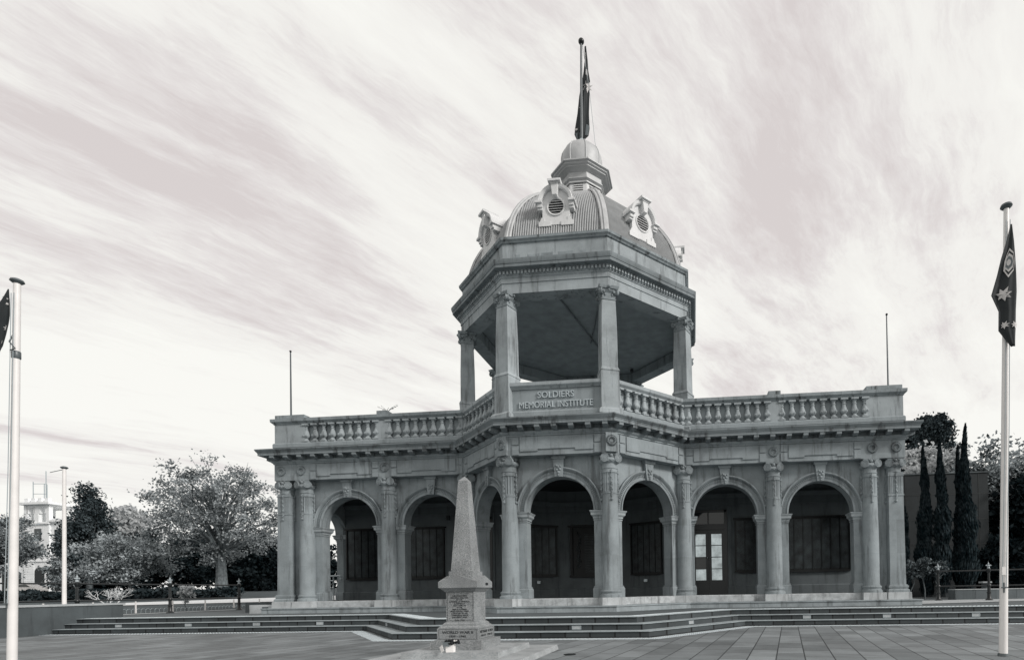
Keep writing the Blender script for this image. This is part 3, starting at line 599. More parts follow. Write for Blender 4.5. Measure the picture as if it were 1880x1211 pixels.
# ---- roof deck, parapets, balustrades
P(MB().prism(offset(FP, -.35), 6.80, 6.96), 'roof_deck', 'cornice', smooth=False)
bal_prof = [(.12, 0), (.12, .06), (.105, .09), (.07, .13), (.055, .15), (.08, .17), (.115, .22), (.12, .27), (.10, .34), (.07, .44), (.062, .50), (.08, .51), (.08, .535), (.062, .545), (.068, .60), (.10, .65), (.125, .66), (.125, .72)]
bmesh0 = MB().lathe(0, 0, bal_prof[:16], 14); bmesh0.fr(0, 0, .655, .72, .25, .25); bmesh0.fr(0, 0, -.005, .05, .23, .25)
for sx in (-1, 1): bmesh0.lathe_ax((sx*.06, -.085, .25), (0, -1, 0), [(.055, 0), (.05, .02), (.02, .03), (.02, .04), (.004, .045)], 10)
b0 = None
def balusters(parent, a, b, n=8, z=7.13):
    global b0
    a, b = Vector(a), Vector(b); d = (b-a).normalized(); ang = math.atan2(d.y, d.x)
    for i in range(n+1):
        p = a.lerp(b, i/n)
        if b0 is None: b0 = P(bmesh0, 'baluster', 'rendlt', parent); o = b0
        else: o = b0.copy(); COL.objects.link(o); o.parent = parent
        o.location = (p.x, p.y, z); o.rotation_euler = (0, 0, ang)
PP = [(.05, 6.93), (.07, 6.95), (.07, 7.08), (.04, 7.125), (-.13, 7.13), (-.13, 7.845), (.04, 7.85), (.05, 7.88), (.10, 7.92), (.125, 7.95), (.13, 8.055), (-.40, 8.055), (-.40, 6.93)]
for sx in (-1, 1):
    path = [(-HL+.05, 5.0), (-HL+.05, Y0), (-3.95, Y0)] if sx < 0 else [(3.95, Y0), (HL-.05, Y0), (HL-.05, 5.0)]
    pr = P(MB().sweep(path, PP[:6]+[(-.40, 7.845), (-.40, 6.93)], False), 'balustrade', 'panel')
    P(MB().sweep(path, [(-.39, 7.846), (.04, 7.85), (.05, 7.88), (.10, 7.92), (.125, 7.95), (.13, 8.055), (-.40, 8.055)], False), 'coping', 'coping', pr)
    for x0, x1, top in ((7.19, 7.66, 8.22), (10.60, 11.86, 8.22)):
        xa, xb = sorted((sx*x0, sx*x1)); P(MB().box(xa, xb, Y0-.02, Y0+.3, 7.10, 7.848), 'pier', 'rendlt', pr, smooth=False)
        P(MB().box(xa+.02, xb-.02, Y0-.03, Y0+(.35 if x1 < 8 else 1.0), 8.05, top), 'pier_cap', 'coping', pr, smooth=False)
    for x0, x1 in ((4.34, 7.17), (7.68, 10.58)):
        xa, xb = sorted((sx*x0, sx*x1)); balusters(pr, (xa, Y0+.06), (xb, Y0+.06), 8)
# octagon parapets between the pedestals
for k in range(8):
    a = Vector(octv(A0, k)); b = Vector(octv(A0, (k+1) % 8)); d = (b-a).normalized(); a2, b2 = a+d*.28, b-d*.28; path = [tuple(a2), tuple(b2)]
    ofs = -.02
    pr = P(MB().sweep(path, [(o+ofs, z) for o, z in PP[:6]]+[(-.40, 7.845), (-.40, 6.93)], False), 'tower_balustrade', 'panel')
    P(MB().sweep(path, [(-.39, 7.846)]+[(o+ofs-.02, z) for o, z in PP[6:11]]+[(-.40, 8.055)], False), 'coping', 'rendlt', pr)
    if k in (7, 1): balusters(pr, tuple(a2+d*.10+Vector((-d.y, d.x))*.07), tuple(b2-d*.10+Vector((-d.y, d.x))*.07), 8)
    if k == 0:
        O = Vector((0, -A0, 0)); U = Vector((1, 0, 0)); Nn = Vector((0, -1, 0))
        pn = P(MB().plate(O, U, Nn, [(-1.5, 7.12), (1.5, 7.12), (1.5, 7.846), (-1.5, 7.846)], -.14, -.04), 'name_panel', 'panel', pr, smooth=False)
        for line, zb_, wd in (('SOLDIERS', 7.545, 1.22), ('MEMORIAL INSTITUTE', 7.225, 2.48)):
            tx = MB(); addtext(tx, line, O+UP*zb_+Nn*-.04, U, Nn, .21, .05, wd, .0); tag(tx.build('inscription', 'letstone', pr, smooth=False), 'raised capital letters reading '+line)
# ---- tower piers
def tower_pier(k):
    t = R_(-22.5+45*k)
    if k == 0:
        pd = MB(); pd.fr(0, 0, 6.90, 7.03, .80, .78); pd.fr(0, 0, 7.03, 7.12, .78, .62); pd.fr(0, 0, 7.12, 8.34, .62, .60); pd.fr(0, 0, 8.34, 8.36, .63, .63); pd.fr(0, 0, 8.36, 8.46, .63, .54)
        pd.fr(0, 0, 8.46, 9.6, .535, .52); pd.fr(0, 0, 9.6, 10.72, .52, .46)
        o = P(pd, 'tower_pier', 'rendlt', smooth=False)
        c = MB(); c.fr(0, 0, 10.68, 10.71, .50, .50); c.fr(0, 0, 10.72, 10.90, .45, .47); c.fr(0, 0, 10.90, 10.96, .47, .58); c.fr(0, 0, 11.02, 11.108, .62, .68)
        c.fr(0, 0, 10.96, 11.02, .55, .55)
        for i in range(4):
            a = R_(45+90*i); scroll(c, (.345*math.cos(a), .345*math.sin(a), 10.93), (-math.sin(a), math.cos(a), 0), .10, .09); b = R_(90*i)
            for q in (-.17, 0, .17): c.ball(.27*math.cos(b)-q*math.sin(b), .27*math.sin(b)+q*math.cos(b), 10.94+(.06 if q == 0 else -.03), .05, 8)
            for q in (-.12, .12): c.ball(.24*math.cos(b)-q*math.sin(b), .24*math.sin(b)+q*math.cos(b), 10.84, .035, 6, 1.5)
            c.ball(.34*math.cos(b), .34*math.sin(b), 11.07, .055, 8)
        P(c, 'pier_capital', 'render', o)
        tower_pier.o = o
    else: o = dup(tower_pier.o, bld)
    o.location = (4.49*math.sin(t), -4.49*math.cos(t), 0); o.rotation_euler = (0, 0, t)
for k in range(8): tower_pier(k)
A1 = 4.345; OC = octagon(A1)
te_ = MB().sweep(OC, [(-.55, 11.56), (-.55, 11.109), (0, 11.109), (0, 11.44), (.025, 11.45), (.025, 11.60), (.05, 11.62), (.06, 11.66), (.08, 11.662), (.08, 11.80), (.16, 11.815)])
tcn = P(MB().sweep(OC, [(.155, 11.816), (.20, 11.82), (.29, 11.84), (.295, 11.93), (.31, 11.94), (.337, 12.02), (.337, 12.09), (-.04, 12.17)]), 'tower_cornice', 'cornice')
P(MB().sweep(OC, [(-.05, 12.16), (-.05, 12.80), (-.25, 12.80)]), 'tower_parapet', 'rendlt')
P(MB().sweep(OC, [(-.049, 12.80), (0, 12.82), (.02, 12.87), (.06, 12.90), (.07, 12.98), (-.28, 12.98), (-.28, 12.5)]), 'parapet_coping', 'coping')
for k in range(8):
    a = Vector(octv(A1+.08, k)); b = Vector(octv(A1+.08, (k+1) % 8))
    for p, an in edge_pts(a, b, .125, .03, .03): te_.fr(p.x+.03*math.sin(an), p.y-.03*math.cos(an), 11.69, 11.79, .068, .068, an, .075, .075)
P(te_, 'tower_entablature', 'rendlt')
cl = P(MB().prism(octagon(A1-.5), 11.53, 11.56), 'tower_ceiling', 'ceilboard', smooth=False)
sm_ = MB()
for k in range(8):
    a, b = octv(A1-.56, k), octv(A1-.56, (k+1) % 8); sm_.tube([(*a, 11.51), (*b, 11.51)], .02, 6)
sm_.tube([(*octv(3.7, 1), 11.5), (.3, .4, 11.5)], .022, 6); sm_.tube([(-.2, -3.6, 11.49), (1.0, 3.4, 11.49)], .03, 6)
P(sm_, 'ceiling_batten', 'cornice', cl); P(MB().box(.55, .95, 2.2, 2.7, 11.46, 11.532), 'ceiling_hatch', 'bronze', cl, smooth=False)
P(MB().ball(1.7, 3.2, 11.42, .09, 10), 'ceiling_lamp', 'wood', cl)
# patches of old stain on the parapet
for x0, x1, z0, z1 in ((-1.35, -1.18, 12.30, 12.44), (-.92, -.52, 12.29, 12.42), (-.45, -.06, 12.32, 12.44), (.12, .62, 12.33, 12.44), (.86, 1.05, 12.36, 12.44)):
    P(MB().plate(Vector((0, -A1+.05, 0)), Vector((1, 0, 0)), Vector((0, -1, 0)), [(x0, z0), (x1, z0), (x1, z1), ((x0+x1)/2, z1-.02), (x0, z1-.01)], 0, .004), 'render_patch', 'coping', smooth=False)
# ---- dome
DP = [(4.46, 12.75), (4.44, 13.0), (4.38, 13.3), (4.28, 13.65), (4.15, 14.0), (3.97, 14.35), (3.74, 14.7), (3.46, 15.05), (3.12, 15.4), (2.72, 15.74), (2.28, 16.05), (1.82, 16.32), (1.35, 16.55), (.95, 16.72)]
def dpr(s):                                       # circumradius and height along the dome profile, s in 0..1
    s = min(max(s, 0), 1)*(len(DP)-1); i = min(int(s), len(DP)-2); f = s-i; return DP[i][0]*(1-f)+DP[i+1][0]*f, DP[i][1]*(1-f)+DP[i+1][1]*f
T8 = math.tan(math.pi/8); C8 = math.cos(math.pi/8)
dome = MB()
for k in range(8):
    t = R_(45*k); Nn = Vector((math.sin(t), -math.cos(t), 0)); U = Vector((math.cos(t), math.sin(t), 0)); pitch = .082; sub = 4; hwb = DP[0][0]*C8*T8
    nx = int(hwb/pitch)*sub; rows = 22; prev = None
    for i in range(-nx, nx+1):
        x = i*pitch/sub; lo, hi = 0., 1.
        for _ in range(22):
            mid = (lo+hi)/2
            if dpr(mid)[0]*C8*T8 > abs(x): lo = mid
            else: hi = mid
        colv = []; dd = .020*math.cos(2*math.pi*i/sub)
        for j in range(rows+1):
            r, z = dpr(lo*j/rows); p = Nn*(r*C8+dd)+U*x; dome.v.append((p.x, p.y, z+dd*.4)); colv.append(len(dome.v)-1)
        if prev:
            for j in range(rows): dome.f.append((prev[j], colv[j], colv[j+1], prev[j+1]))
        prev = colv
dm = P(dome, 'dome', 'iron', ang=60)
for k in range(8):
    t = R_(-22.5+45*k); D = Vector((math.sin(t), -math.cos(t), 0)); U = Vector((math.cos(t), math.sin(t), 0)); rb = MB(); prof = [(-.15, -.02), (-.13, .025), (-.05, .035), (-.04, .075), (.04, .075), (.05, .035), (.13, .025), (.15, -.02)]
    n = 26; kk = len(rb.v)
    for j in range(n+1):
        r, z = dpr(j/n); r2, z2 = dpr(min(1, j/n+.01)); r1, z1 = dpr(max(0, j/n-.01)); tn = Vector((r2-r1, z2-z1)).normalized(); nr = Vector((tn.y, -tn.x))
        sc = 1 if j < n*.8 else .75
        for a, h in prof:
            p = D*(r+nr.x*h)+U*a*sc; rb.v.append((p.x, p.y, z+nr.y*h))
    for j in range(n):
        for i in range(7): rb.f.append((kk+j*8+i, kk+j*8+i+1, kk+(j+1)*8+i+1, kk+(j+1)*8+i))
    P(rb, 'dome_rib', 'ironrib', dm)
# ---- dormers
def dormer(k):
    t = R_(45*k)
    if k: 
        o = dup(dormer.o, bld); o.rotation_euler = (0, 0, t); return
    O = Vector((0, -4.0, 0)); U = Vector((1, 0, 0)); Nn = Vector((0, -1, 0)); b = MB(); zc_ = 14.15
    r = .27; n = 32; hw_ = .42; out = []
    def outp(a):                                  # outline of the front board around the louvre
        c, s_ = math.cos(a), math.sin(a)
        if s_ >= 0: return (hw_*c/max(abs(c), abs(s_)) if False else .47*c, .13+.47*s_)
        q = min(.47/max(abs(c), 1e-6), .60/max(abs(s_), 1e-6)); return (q*c, q*s_)
    k0 = len(b.v)
    for i in range(n):
        a = 2*math.pi*i/n; x, z = outp(a)
        for px, pz, d in ((r*math.cos(a), r*math.sin(a), .0), (x, z, 0), (x, z, -1.3), (r*math.cos(a), r*math.sin(a), -.10)):
            b.v.append(tuple(O+U*px+UP*(zc_+pz)+Nn*d))
    for i in range(n):
        j = (i+1) % n
        for q in range(4): b.f.append((k0+4*i+q, k0+4*i+(q+1) % 4, k0+4*j+(q+1) % 4, k0+4*j+q))
    for s_ in (-1, 1):
        xs_ = sorted((s_*.18, s_*.60)); b.plate(O, U, Nn, [(xs_[0], 13.50), (xs_[1], 13.50), (xs_[1], 13.66), (xs_[0], 13.66)], -.9, .03)
        xs_ = sorted((s_*.40, s_*.56)); b.plate(O, U, Nn, [(xs_[0], 13.66), (xs_[1], 13.66), (xs_[1]-(.06 if s_ > 0 else 0), 13.80), (xs_[0]+(.06 if s_ < 0 else 0), 13.80)], -.8, .02)
    o = P(b, 'dormer', 'white', ang=25)
    h = MB(); prof = [(.47, .0), (.47, .08), (.50, .12), (.58, .14), (.60, .10), (.60, -.9)]; n = 20; kk = 0
    for i in range(n+1):
        a = math.pi*i/n
        for rr, d in prof: h.v.append(tuple(O+U*(-rr*math.cos(a))+UP*(zc_+.13+rr*math.sin(a)*1.0)+Nn*d))
    for i in range(n):
        for j in range(5): h.f.append((i*6+j, i*6+j+1, (i+1)*6+j+1, (i+1)*6+j))
    for s_ in (-1, 1):
        xs_ = sorted((s_*.45, s_*.68)); h.plate(O, U, Nn, [(xs_[0], 14.24), (xs_[1], 14.24), (xs_[1], 14.31), (xs_[0], 14.31)], -.7, .17); xs_ = sorted((s_*.46, s_*.62)); h.plate(O, U, Nn, [(xs_[0], 14.12), (xs_[1], 14.12), (xs_[1], 14.24), (xs_[0], 14.24)], -.7, .10)
        h.plate(O, U, Nn, [(xs_[0], 14.05), (xs_[1]-.0, 14.05), (xs_[1], 14.12), (xs_[0], 14.12)], -.7, .05)
    P(h, 'hood', 'white', o)
    ks = MB(); ks.plate(O, U, Nn, [(-.075, 14.44), (.075, 14.44), (.12, 14.80), (-.12, 14.80)], -.2, .20); ks.plate(O, U, Nn, [(-.13, 14.80), (.13, 14.80), (.15, 14.85), (-.15, 14.85)], -.25, .22); ks.plate(O, U, Nn, [(-.21, 14.85), (.21, 14.85), (.23, 14.92), (-.23, 14.92)], -.32, .28)
    ks.ball(0, -4.0, 15.0, .07, 10); P(ks, 'keystone', 'white', o)
    P(MB().lathe_ax(O+UP*zc_-Nn*.06, Nn, [(.02, 0), (.27, .0), (.27, .005)], 24), 'louvre_back', 'bdark', o)
    lv = MB()
    for i in range(6):
        z = zc_-.21+i*.084; w = math.sqrt(max(.001, .265**2-(z-zc_)**2)); lv.add([O+U*x+UP*(z+dz)+Nn*d for x in (-w, w) for dz, d in ((-.018, .0), (.012, -.055), (.026, -.05), (-.004, .005))], [(0, 4, 7, 3), (3, 7, 6, 2), (1, 5, 4, 0), (2, 6, 5, 1)])
    P(lv, 'louvre', 'white', o, smooth=False)
    rg = MB(); rr = [(.265, .0), (.265, .025), (.30, .035), (.315, .02), (.315, .0)]
    for i in range(33):
        a = 2*math.pi*i/32
        for q, d in rr: rg.v.append(tuple(O+U*q*math.cos(a)+UP*(zc_+q*math.sin(a))+Nn*d))
    for i in range(32):
        for j in range(4): rg.f.append((i*5+j, (i+1)*5+j, (i+1)*5+j+1, i*5+j+1))
    P(rg, 'louvre_ring', 'white', o); dormer.o = o
for k in range(8): dormer(k)
# ---- lantern
LX = .12
def LO(ap): return octagon(ap, LX, 0)
lt = P(MB().sweep(LO(.80), [(-.3, 16.5), (.10, 16.5), (.10, 16.74), (.0, 16.76), (0, 17.37), (-.3, 17.37)]), 'lantern', 'white')
for k in range(8):
    a = Vector(octv(.80, k)); b = Vector(octv(.80, (k+1) % 8)); d = (b-a).normalized(); Nn = Vector((d.y, -d.x, 0)); O = Vector(((a.x+b.x)/2+LX, (a.y+b.y)/2, 0)); U = Vector((d.x, d.y, 0)); lv = MB()
    for i in range(6): lv.plate(O, U, Nn, [(-.19, 16.84+i*.085), (.19, 16.84+i*.085), (.19, 16.875+i*.085), (-.19, 16.875+i*.085)], .012, .035)
    bk_ = P(MB().plate(O, U, Nn, [(-.19, 16.80), (.19, 16.80), (.19, 17.35), (-.19, 17.35)], .002, .008), 'louvre_back', 'bdark', lt, smooth=False); P(lv, 'louvre', 'white', lt, smooth=False)
P(MB().sweep(LO(.80), [(.02, 17.37), (.05, 17.37), (.05, 17.43), (.02, 17.45), (.10, 17.52), (.10, 17.55), (.03, 17.57), (.05, 17.78), (.10, 17.80), (.16, 17.86), (.24, 17.88), (.24, 17.91), (.31, 17.95), (.32, 18.0), (.39, 18.02), (.39, 18.07), (-.2, 18.10)]), 'lantern_cornice', 'zinc', lt)
sd_ = MB(); prof = [(.76, 18.06), (.81, 18.3), (.84, 18.55), (.84, 18.8), (.80, 19.0), (.70, 19.2), (.54, 19.35), (.33, 19.45), (.08, 19.49)]
P(sd_.lathe(LX, 0, prof, 32), 'cupola', 'zinc', lt)
for k in range(8):
    t = R_(-22.5+45*k); P(MB().tube([(LX+(r+.005)*math.sin(t), -(r+.005)*math.cos(t), z) for r, z in prof], .028, 6), 'cupola_rib', 'ironrib', lt)
P(MB().lathe(LX, 0, [(.10, 19.40), (.17, 19.46), (.19, 19.55), (.17, 19.65), (.12, 19.74), (.07, 19.80)], 16), 'finial', 'silverpaint', lt)
# ================================================================== TOWER FLAG, MASTS
fp = thing('flagpole', 'dark flagpole with ball top rising from the cupola of the tower', 'flagpole', (LX, 0, 19.8))
MB().tube([(0, 0, 0), (.02, 0, 2.0), (.045, 0, 4.0)], [.06, .052, .042], 10).build('pole', 'polegrey', fp); MB().ball(.05, 0, 4.08, .125, 14, .9).build('ball_top', 'blackiron', fp)
MB().tube([(.10, 0, 3.9), (.36, .0, 2.0), (.72, 0, -1.9), (1.3, .6, -4.4)], .009, 5).build('halyard', 'wire', fp)
def flag(name, label, rows, Y, parent_name=None, thick=.02, stars=(), emblem=None, seed=1):
    # rows: (z, x_left, x_right) of the hanging cloth, folded in depth
    f = MB(); n = 26; rnd = random.Random(seed); k = 0; ph = rnd.uniform(0, 6)
    def surf(u, vrow):
        i = min(int(vrow), len(rows)-2); q = vrow-i; z = rows[i][0]*(1-q)+rows[i+1][0]*q; a = rows[i][1]*(1-q)+rows[i+1][1]*q; b = rows[i][2]*(1-q)+rows[i+1][2]*q
        w = b-a; y = .13*w*math.sin(u*5+ph+vrow*.3)+.035*w*math.sin(u*14+vrow*.8)
        return Vector((a+w*u, Y+y, z))
    m_ = (len(rows)-1)*5
    for j in range(m_+1):
        for i in range(n+1): f.v.append(tuple(surf(i/n, j/5)))
    for j in range(m_):
        for i in range(n): f.f.append((j*(n+1)+i, (j+1)*(n+1)+i, (j+1)*(n+1)+i+1, j*(n+1)+i+1))
    root = thing(name, label, 'flag', tuple(surf(.5, 0)))
    o = f.build('cloth', 'flag', root, ang=80); o.location = -Vector(root.location)
    md = o.modifiers.new('thickness', 'SOLIDIFY'); md.thickness = .006
    def onsurf(du, dv, off=.012):
        p = surf(du, dv); a = surf(min(du+.02, 1), dv)-surf(max(du-.02, 0), dv); b = surf(du, max(dv-.1, 0))-surf(du, min(dv+.1, len(rows)-1.001)); nn = a.cross(b).normalized()
        if nn.y > 0: nn = -nn
        return p+nn*off
    for (su, sv, r, pts, mat) in stars:
        s = MB(); ring = []; W_ = max(rows[int(sv)][2]-rows[int(sv)][1], .05); H_ = abs(rows[0][0]-rows[-1][0])/(len(rows)-1)
        ring = [onsurf(su+(r if i % 2 == 0 else r*.45)*math.sin(math.pi*i/pts)/W_, sv+(r if i % 2 == 0 else r*.45)*math.cos(math.pi*i/pts)/H_) if 0 < su+(r)*math.sin(math.pi*i/pts)/W_ < 1.0 or True else None for i in range(2*pts)]
        c = onsurf(su, sv, .014); s.add([c]+ring, [(0, i+1, (i+1) % (2*pts)+1) for i in range(2*pts)])
        q = s.build('star', mat, root, smooth=False); q.location = -Vector(root.location)
    if emblem:
        for (poly, mat, off) in emblem:
            s = MB(); W_ = 1; pts = [onsurf(pu, pv, off) for pu, pv in poly]; c = sum(pts, Vector())/len(pts); s.add([c]+pts, [(0, i+1, (i+1) % len(pts)+1) for i in range(len(pts))])
            q = s.build('emblem_piece', mat, root, smooth=False); q.location = -Vector(root.location)
    return root
def rows_from(px, Y): return [(at((a+b)/2, v, Y).z, at(a, v, Y).x, at(b, v, Y).x) for v, a, b in px]
rw = rows_from([(85, 1073, 1076), (112, 1073, 1079), (130, 1071, 1080), (148, 1068, 1083), (175, 1063, 1082), (208, 1060, 1081), (235, 1056, 1082), (248, 1055, 1080), (261, 1061, 1068)], .10)
def bandp(v0, v1, u0, u1): return [(u0, v0), (u1, v0+.1), (u1, v1+.1), (u0, v1)]
flag('flag', 'limp dark flag hanging behind the pole on top of the tower', rw, .10, stars=((.78, 3.45, .20, 7, 'flagw'), (.12, 6.3, .10, 7, 'flagw'), (.3, 4.7, .07, 5, 'flagw')), emblem=[(bandp(.4, 1.6, .35, .55), 'flagw', .012), (bandp(1.9, 2.5, .55, .75), 'flagw', .012), (bandp(6.8, 7.8, .05, .4), 'flagg', .012), (bandp(5.7, 6.9, .75, .98), 'flagg', .012)], seed=4)
mast0 = None
for x, lab in ((-11.65, 'thin roof mast standing on the left end block of the parapet'), (11.58, 'thin roof mast standing on the right end block of the parapet')):
    if mast0 is None:
        mast0 = thing('roof_mast', lab, 'mast', (x, -1.5, 8.22), 0, 'masts on the parapet ends'); MB().tube([(0, 0, 0), (0, 0, 1.3), (0, 0, 2.75)], [.035, .03, .025], 8).build('mast_tube', 'polegrey', mast0); MB().ball(0, 0, 2.8, .045, 8).ball(0, 0, .12, .06, 8).build('mast_cap', 'blackiron', mast0)
    else: dup(mast0, None, (x, -1.5, 8.22), 0, lab)
# ================================================================== PLAZA FLAGPOLES
def flagpole(u, v, ut, vt, r0, r1, label, capr, Y=None):
    q = CF + CR*((u-PX)/FPX) + CU*((PY-v)/FPX); z0 = .002 if Y is None else .48
    b = CAM+q*((z0-CAM.z)/q.z) if Y is None else at(u, v, Y); b.z = z0; t = at(ut, vt, b.y)
    o = thing('flagpole', label, 'flagpole', tuple(b)); d = t-b; hgt = d.length
    MB().tube([(0, 0, 0), tuple(d*.5), tuple(d)], [r0, (r0+r1)/2, r1], 20).build('pole', 'polewhite', o)
    MB().tube([(0, 0, 0), tuple(d*.006)], [r0+.02, r0+.012], 20).build('base_collar', 'polegrey', o)
    cp = MB(); cp.lathe(d.x, d.y, [(r1*1.1, d.z-.01), (capr*.8, d.z+.01), (capr, d.z+.03), (capr*.9, d.z+.06), (capr*.4, d.z+.085), (.01, d.z+.09)], 20).build('cap', 'polegrey', o)
    return o, b, d
pR, bR, dR = flagpole(1842, 1203, 1847.5, 383, .063, .038, 'tall white flagpole standing alone at the right of the plaza', .088)
pL, bL, dL = flagpole(22, 1217, 31.5, 520, .071, .050, 'tall white flagpole in the foreground at the left edge of the plaza', .10)
p3, b3, d3 = flagpole(118, 1134, 118, 860, .062, .050, 'white pole with flat cap at the top of the steps behind the concrete wall', .105, -5.0)
MB().tube([(d3.x, 0, d3.z-.02), (d3.x-.42, -.1, d3.z-.13)], .012, 5).build('arm', 'polegrey', p3)
for dz, w in ((1.30, .03),):
    MB().box(-w, w, -.083, -.070, dz, dz+.13).build('access_plate', 'polewhite', pR, smooth=False)
for po_, d_, rr_ in ((pR, dR, .075), (pL, dL, .085)):
    for q_ in (-.03, .03): MB().tube([(q_, -rr_, 1.1), (d_.x*.5+q_, d_.y*.5-rr_+.01, d_.z*.5), (d_.x*.97+q_, d_.y*.97-rr_+.02, d_.z*.97)], .006, 5).build('halyard', 'wire', po_)
    MB().fr(0, -rr_+.01, 1.02, 1.18, .018, .018).fr(0, -rr_-.01, 1.09, 1.11, .10, .10, 0, .015, .015).build('cleat', 'polegrey', po_, smooth=False)
MB().lathe(dL.x*.82, dL.y*.82, [(.056, dL.z*.80), (.064, dL.z*.802), (.064, dL.z*.818), (.056, dL.z*.82)], 16).build('collar', 'polegrey', pL)
MB().tube([(dL.x*.86-.07, dL.y, dL.z*.865), (dL.x*.86-.02, dL.y-.09, dL.z*.84), (dL.x*.82+.09, dL.y-.08, dL.z*.822), (dL.x*.82-.0, dL.y-.09, dL.z*.818)], .012, 6).build('halyard_loop', 'polegrey', pL)
YR = bR.y-.02
rw = rows_from([(418, 1850, 1852), (450, 1842, 1855), (480, 1833, 1856.5), (510, 1826, 1857.5), (545, 1816, 1858), (575, 1829, 1858), (610, 1829, 1858.5), (640, 1851, 1858)], YR)
sh = lambda s, cu=.60, cv=2.35: [(cu+dx*s, cv+dv*s) for dx, dv in ((0, -1.15), (.30, -.75), (.42, -.1), (.30, .6), (0, 1.05), (-.36, .45), (-.42, -.2), (-.30, -.75))]
flag('flag', 'limp dark flag with shield emblem and white stars on the right plaza flagpole', rw, YR-.09, stars=((.48, 4.05, .115, 7, 'flagw'), (.34, 5.75, .06, 7, 'flagw'), (.88, 5.8, .055, 7, 'flagw')),
     emblem=[(sh(.82), 'flagw', .014), (sh(.69), 'flag', .018), (sh(.54), 'flagw', .022), (sh(.38), 'flagg', .026), (sh(.20), 'flagw', .030)], seed=2)
YL = bL.y
rw = rows_from([(533, 20.5, 22), (548, 12, 21), (560, 5, 21), (580, -4, 21), (594, -12, 20), (615, -18, 17), (635, -20, 13), (652, -16, 5)], YL)
flag('flag', 'limp dark flag with white stars hanging at the left edge beside the foreground pole', rw, YL-.05, stars=((.35, 3.6, .05, 7, 'flagw'), (.78, 4.4, .05, 7, 'flagw'), (.9, 5.8, .04, 7, 'flagw')), emblem=[([(.1, .9), (.95, 1.2), (.95, 1.35), (.1, 1.1)], 'flagw', .012), ([(.1, 1.5), (.95, 1.9), (.95, 2.1), (.1, 1.8)], 'flagw', .012)], seed=9)
# ================================================================== OBELISK MONUMENT
MX, MY = .40, -12.50
mon = thing('obelisk_monument', 'speckled granite obelisk monument on stepped slabs in front of the loggia', 'monument', (MX, MY, 0))
MB().fr(0, .1, .002, .10, 2.62, 2.58, 0, 2.5, 2.46).build('lower_slab', 'granlt', mon, smooth=False)
MB().fr(.05, .02, .10, .195, 1.66, 1.63).build('upper_slab', 'granlt', mon, smooth=False)
MB().fr(0, 0, .195, .35, .90, .90).build('base_block', 'granite', mon, smooth=False)
ib = MB().fr(0, 0, .35, .555, .73, .73).build('inscribed_block', 'granite', mon, smooth=False)
mm = MB()
for z0, z1, w0, w1 in ((.555, .57, .71, .71), (.57, .60, .70, .62), (.60, .625, .60, .60), (.625, .655, .59, .53)): mm.fr(0, 0, z0, z1, w0, w1)
mm.build('moulding', 'granite', mon, smooth=False)
die = MB().fr(0, 0, .655, 1.20, .50, .50).build('die', 'granite', mon, smooth=False)
cm = MB().fr(0, 0, 1.18, 1.25, .52, .66); cm.fr(0, 0, 1.25, 1.355, .69, .69); h_ = .345
z_ = 1.355; zt = 1.465
for a in range(4):
    t = R_(90*a); c, s_ = math.cos(t), math.sin(t); rp_ = lambda x, y, z: (c*x-s_*y, s_*x+c*y, z)
    cm.add([rp_(-h_, -h_, z_), rp_(h_, -h_, z_), rp_(0, -h_, zt), rp_(0, 0, zt)], [(0, 1, 2), (1, 3, 2), (0, 2, 3)])
cm.fr(0, 0, 1.36, 1.54, .43, .43).build('cap', 'granite', mon, smooth=False)
sh_ = MB().fr(0, 0, 1.54, 3.14, .375, .165); sh_.fr(0, 0, 3.14, 3.225, .165, .01); sh_.build('shaft', 'granite', mon, smooth=False)
NF = Vector((0, -1, 0)); UX = Vector((1, 0, 0))
t1 = MB(); addtext(t1, 'WORLD WAR II', Vector((0, -.365, .468)), UX, NF, .045, .004, .55, .01); addtext(t1, '1939 - 1945', Vector((0, -.365, .405)), UX, NF, .034, .004, .30, .01)
t1.build('front_inscription', 'letter', ib, smooth=False, label='dark lettering reading WORLD WAR II 1939 1945')
t2 = MB(); UY = Vector((0, 1, 0)); NX = Vector((1, 0, 0))
addtext(t2, 'VIETNAM  KOREA', Vector((.365, 0, .468)), UY, NX, .045, .004, .60, .01); addtext(t2, '1962-73   1950-53', Vector((.365, 0, .405)), UY, NX, .034, .004, .52, .01); t2.build('side_inscription', 'letter', ib, smooth=False)
t3 = MB(); z = 1.125
for i, (s_, w) in enumerate((('THIS MONUMENT', .27), ('HAS BEEN ERECTED', .32), ('BY THE', .11), ('CITIZENS OF BENDIGO', .36), ('& DISTRICT', .19), ('AS A TRIBUTE', .22), ('TO THE', .10), ('MEN & WOMEN', .25), ('WHO SERVED THEIR', .33), ('COUNTRY IN ALL', .30), ('CAMPAIGNS SINCE', .31), ('THE GREAT WAR', .28))):
    addtext(t3, s_, Vector((-.01, -.25, z-.026)), UX, NF, .0235, .003, w, .012); z -= .0335
t3b = MB(); addtext(t3b, '1914 - 1918', Vector((-.01, -.25, z-.04)), UX, NF, .02, .003, .17, .01); t3b.build('date_inscription', 'letter', die, smooth=False)
t3.build('tribute_inscription', 'letter', die, smooth=False)
ln = MB()
